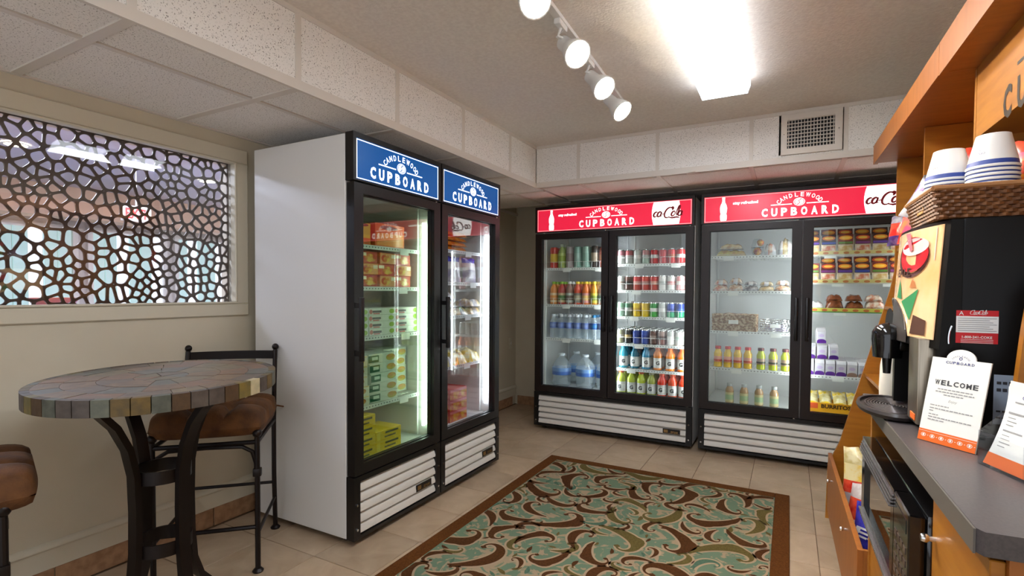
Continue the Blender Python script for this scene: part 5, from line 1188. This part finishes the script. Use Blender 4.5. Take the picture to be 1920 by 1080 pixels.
for k in range(5): put_bag('yellow foil burrito pack in the display box, '+ORD[k]+' from left', .085, .15, .05, [F_yel, F_cream, F_yel], 70+k, inD(.775+.088*k, .19+.015*(k % 2), .400), .1, -.75, cat='food pack', group='burritos in the display box')
put_bag('crumpled clear plastic bag on the cooler floor beside the burritos', .20, .18, .10, [F_wht, F_gry, F_wht], 80, inD(1.235, .25, .372), -.2, -.1, cat='bag')
# ------------------------------------------------------------------ freezer nearest the table
def box_proto(w_, d, h, base, marks):
    """food carton, front face towards the door (-y); marks: (kind, x, z, rx, rz, colour) in fractions of the face"""
    m = MB(); m.rbox(-w_/2, -d/2, 0, w_/2, d/2, h, r=.0015, seg=1); p = [('carton', m.mesh('carton', paint(base, .4, .15)))]; F_ = onface(-w_/2, -d/2, 0)
    for i, (kd, x, z, rx, rz, c) in enumerate(marks):
        q = MB()
        if kd == 'r': rect(q, (x-rx)*w_, (z-rz)*h, (x+rx)*w_, (z+rz)*h, F_, out=.0006+.0005*i)
        else: disc(q, x*w_, z*h, rx*w_, rz*h, F_, 18, out=.0006+.0005*i)
        p.append(('print', q.mesh('print', c if not isinstance(c, tuple) else paint(c), 0)))
    return p
b_or = box_proto(.13, .20, .062, (214, 96, 50), [('r', .5, .5, .48, .44, (226, 150, 90)), ('d', .35, .5, .28, .36, food('pizza', (206, 70, 40), (236, 190, 90))), ('r', .82, .7, .13, .16, (240, 220, 190))])
b_or2 = box_proto(.13, .20, .062, (206, 70, 44), [('d', .6, .45, .32, .36, MATS['food pizza']), ('r', .2, .75, .16, .14, (250, 230, 200))])
for k in range(4):
    for j in range(3):
        place((b_or, b_or2)[(j+k) % 2], 'frozen_meal_box', 'red orange meal box, %s stack, %s up on the second freezer shelf' % (('left', 'middle', 'right')[k] if k < 3 else 'farthest', ORD[j]), 'box', inA(.115+.138*k, .24+.012*rnd.random(), 1.262+.0625*j), PI/2+rnd.uniform(-.03, .03))
b_wh = box_proto(.205, .16, .036, (222, 222, 214), [('r', .30, .5, .16, .16, (96, 80, 86)), ('r', .28, .2, .12, .08, (206, 90, 90)), ('d', .86, .5, .10, .36, (150, 180, 60)), ('d', .07, .5, .06, .34, (206, 120, 110))])
for k in range(3):
    for j in range(4): place(b_wh, 'sandwich_box', 'flat white sandwich box, %s stack, %s up on the third freezer shelf' % (('left', 'middle', 'right')[k], ORD[j]), 'box', inA(.135+.208*k, .215+.006*rnd.random(), 1.0+.0365*j), PI/2+rnd.uniform(-.02, .02))
R = thing('clear_tub', 'clear plastic tub at the back of the third freezer shelf', 'tub', inA(.19, .44, 1.0), PI/2); MB().rbox(-.10, -.08, 0, .10, .08, .17, r=.01).build('tub', mat('frosted tub', (206, 214, 210), .4), R); MB().rbox(-.105, -.085, .17, .105, .085, .182, r=.004).build('lid', mat('tub lid', (226, 230, 228), .4), R)
b_gr = box_proto(.21, .15, .052, (206, 214, 200), [('r', .18, .5, .18, .36, (36, 96, 66)), ('r', .22, .55, .10, .16, (206, 224, 206)), ('d', .78, .5, .17, .34, food('noodles', (206, 130, 70), (190, 180, 90)))])
b_gr2 = box_proto(.15, .15, .052, (216, 214, 196), [('d', .5, .5, .34, .34, food('stew', (176, 96, 40), (206, 150, 80))), ('r', .5, .92, .46, .06, (220, 190, 120))])
for j in range(5):
    place(b_gr, 'dinner_box', 'green and white dinner box, %s up in the tall stack on the fourth freezer shelf' % ORD[j], 'box', inA(.34+rnd.uniform(-.012, .012), .20, .638+.0525*j), PI/2+rnd.uniform(-.05, .05))
    place(b_gr, 'dinner_box', 'green and white dinner box, %s up in the right rear stack, fourth shelf' % ORD[j], 'box', inA(.54+rnd.uniform(-.006, .006), .30, .638+.0525*j), PI/2+rnd.uniform(-.03, .03))
    place(b_gr2, 'dinner_box', 'cream dinner box with food picture, %s up in the left stack, fourth shelf' % ORD[j], 'box', inA(.135+.012*(j < 2), .19, .638+.0525*j), PI/2+rnd.uniform(-.04, .04))
b_ye = box_proto(.20, .17, .055, (228, 190, 20), [('r', .62, .72, .26, .10, (90, 90, 60)), ('r', .55, .32, .22, .08, (110, 100, 60)), ('r', .10, .5, .06, .40, (240, 210, 70))])
for k, (lx, ly, n) in enumerate(((.135, .17, 4), (.36, .19, 2), (.20, .38, 5))):
    for j in range(n): place(b_ye, 'waffle_box', 'yellow box, %s up in the %s stack on the freezer floor' % (ORD[j], ('left front', 'middle front', 'rear')[k]), 'box', inA(lx, ly, .372+.0555*j), PI/2+rnd.uniform(-.03, .03))
b_bg = box_proto(.27, .20, .125, (214, 190, 60), [('r', .5, .72, .48, .22, (190, 180, 70)), ('d', .8, .92, .14, .07, (60, 50, 44)), ('r', .5, .2, .48, .16, (226, 110, 40))])
b_bo = box_proto(.24, .20, .135, (222, 96, 28), [('d', .45, .84, .30, .09, (60, 44, 40)), ('r', .5, .35, .46, .26, (236, 140, 50))])
place(b_bg, 'waffle_box', 'large yellow carton at the left of the top freezer shelf', 'box', inA(.185, .30, 1.48), PI/2); place(b_bo, 'pizza_box', 'large orange carton at the right of the top freezer shelf', 'box', inA(.455, .28, 1.48), PI/2)
# second freezer
for j in range(4): 
    R = thing('frozen_bag', 'orange frozen bag, '+ORD[j]+' up in the pile on the top shelf', 'bag', inB(.36, .235, 1.51+.0335*j), PI/2+rnd.uniform(-.1, .1)); loaf(.27, .20, .036, [F_org], 90+j).build('bag', F_org, R, smooth=60); 
for k in range(3): put_bag(('left', 'middle', 'right')[k]+' blue-topped frozen fish bag on the second freezer shelf', .17, .17, .06, [F_gry, F_wht, F_blu], 100+k, inB(.165+.195*k, .165, 1.302), PI/2, -.08, zones=(0, .5, .82, 1))
for k in range(3):
    for j in range(3 if k == 0 else (1 if k == 1 else 2)):
        pack('frozen bread pack, %s pile, %s up on the third freezer shelf' % (('left', 'middle', 'right')[k], ORD[j]), inB, .25+.16*k, .20, 1.08+.055*j, .15, .16, .058, [FT, FD], 110+k*5+j, rz=PI/2, wrap=False)
for k, (cc, nm) in enumerate(((F_wht, 'white'), (F_yel, 'yellow'), (F_yel, 'bright yellow'))): 
    R = thing('frozen_bag', nm+' frozen vegetable bag, '+ORD[k]+' from left on the fourth freezer shelf', 'bag', inB(.215+.165*k, .21, .75), PI/2); loaf(.16, .20, .095 if k else .085, [cc, F_cream], 130+k).build('bag', [cc, F_cream], R, smooth=60)
b_cr = box_proto(.20, .19, .072, (206, 60, 60), [('r', .5, .40, .49, .36, food('mixed vegetables', (226, 170, 50), (206, 80, 50))), ('r', .5, .84, .48, .10, (222, 120, 120))])
for k, (lx, ly, n) in enumerate(((.145, .22, 3), (.365, .22, 3), (.28, .43, 4))):
    for j in range(n): place(b_cr, 'vegetable_box', 'red vegetable pack, %s up in the %s stack on the freezer floor' % (ORD[j], ('left front', 'right front', 'rear')[k]), 'box', inB(lx, ly, .372+.0725*j), PI/2+rnd.uniform(-.04, .04))
# small lit print is seen but need not be sampled as a lamp
for n_ in ('lit white acrylic', 'lit white letter', 'red script on lit acrylic', 'lit pink line', 'orange picture film', 'lit red lettering', 'glowing pale teal curtain', 'glowing sheer', 'lit lamp face'):
    if n_ in MATS: MATS[n_].cycles.emission_sampling = 'NONE'
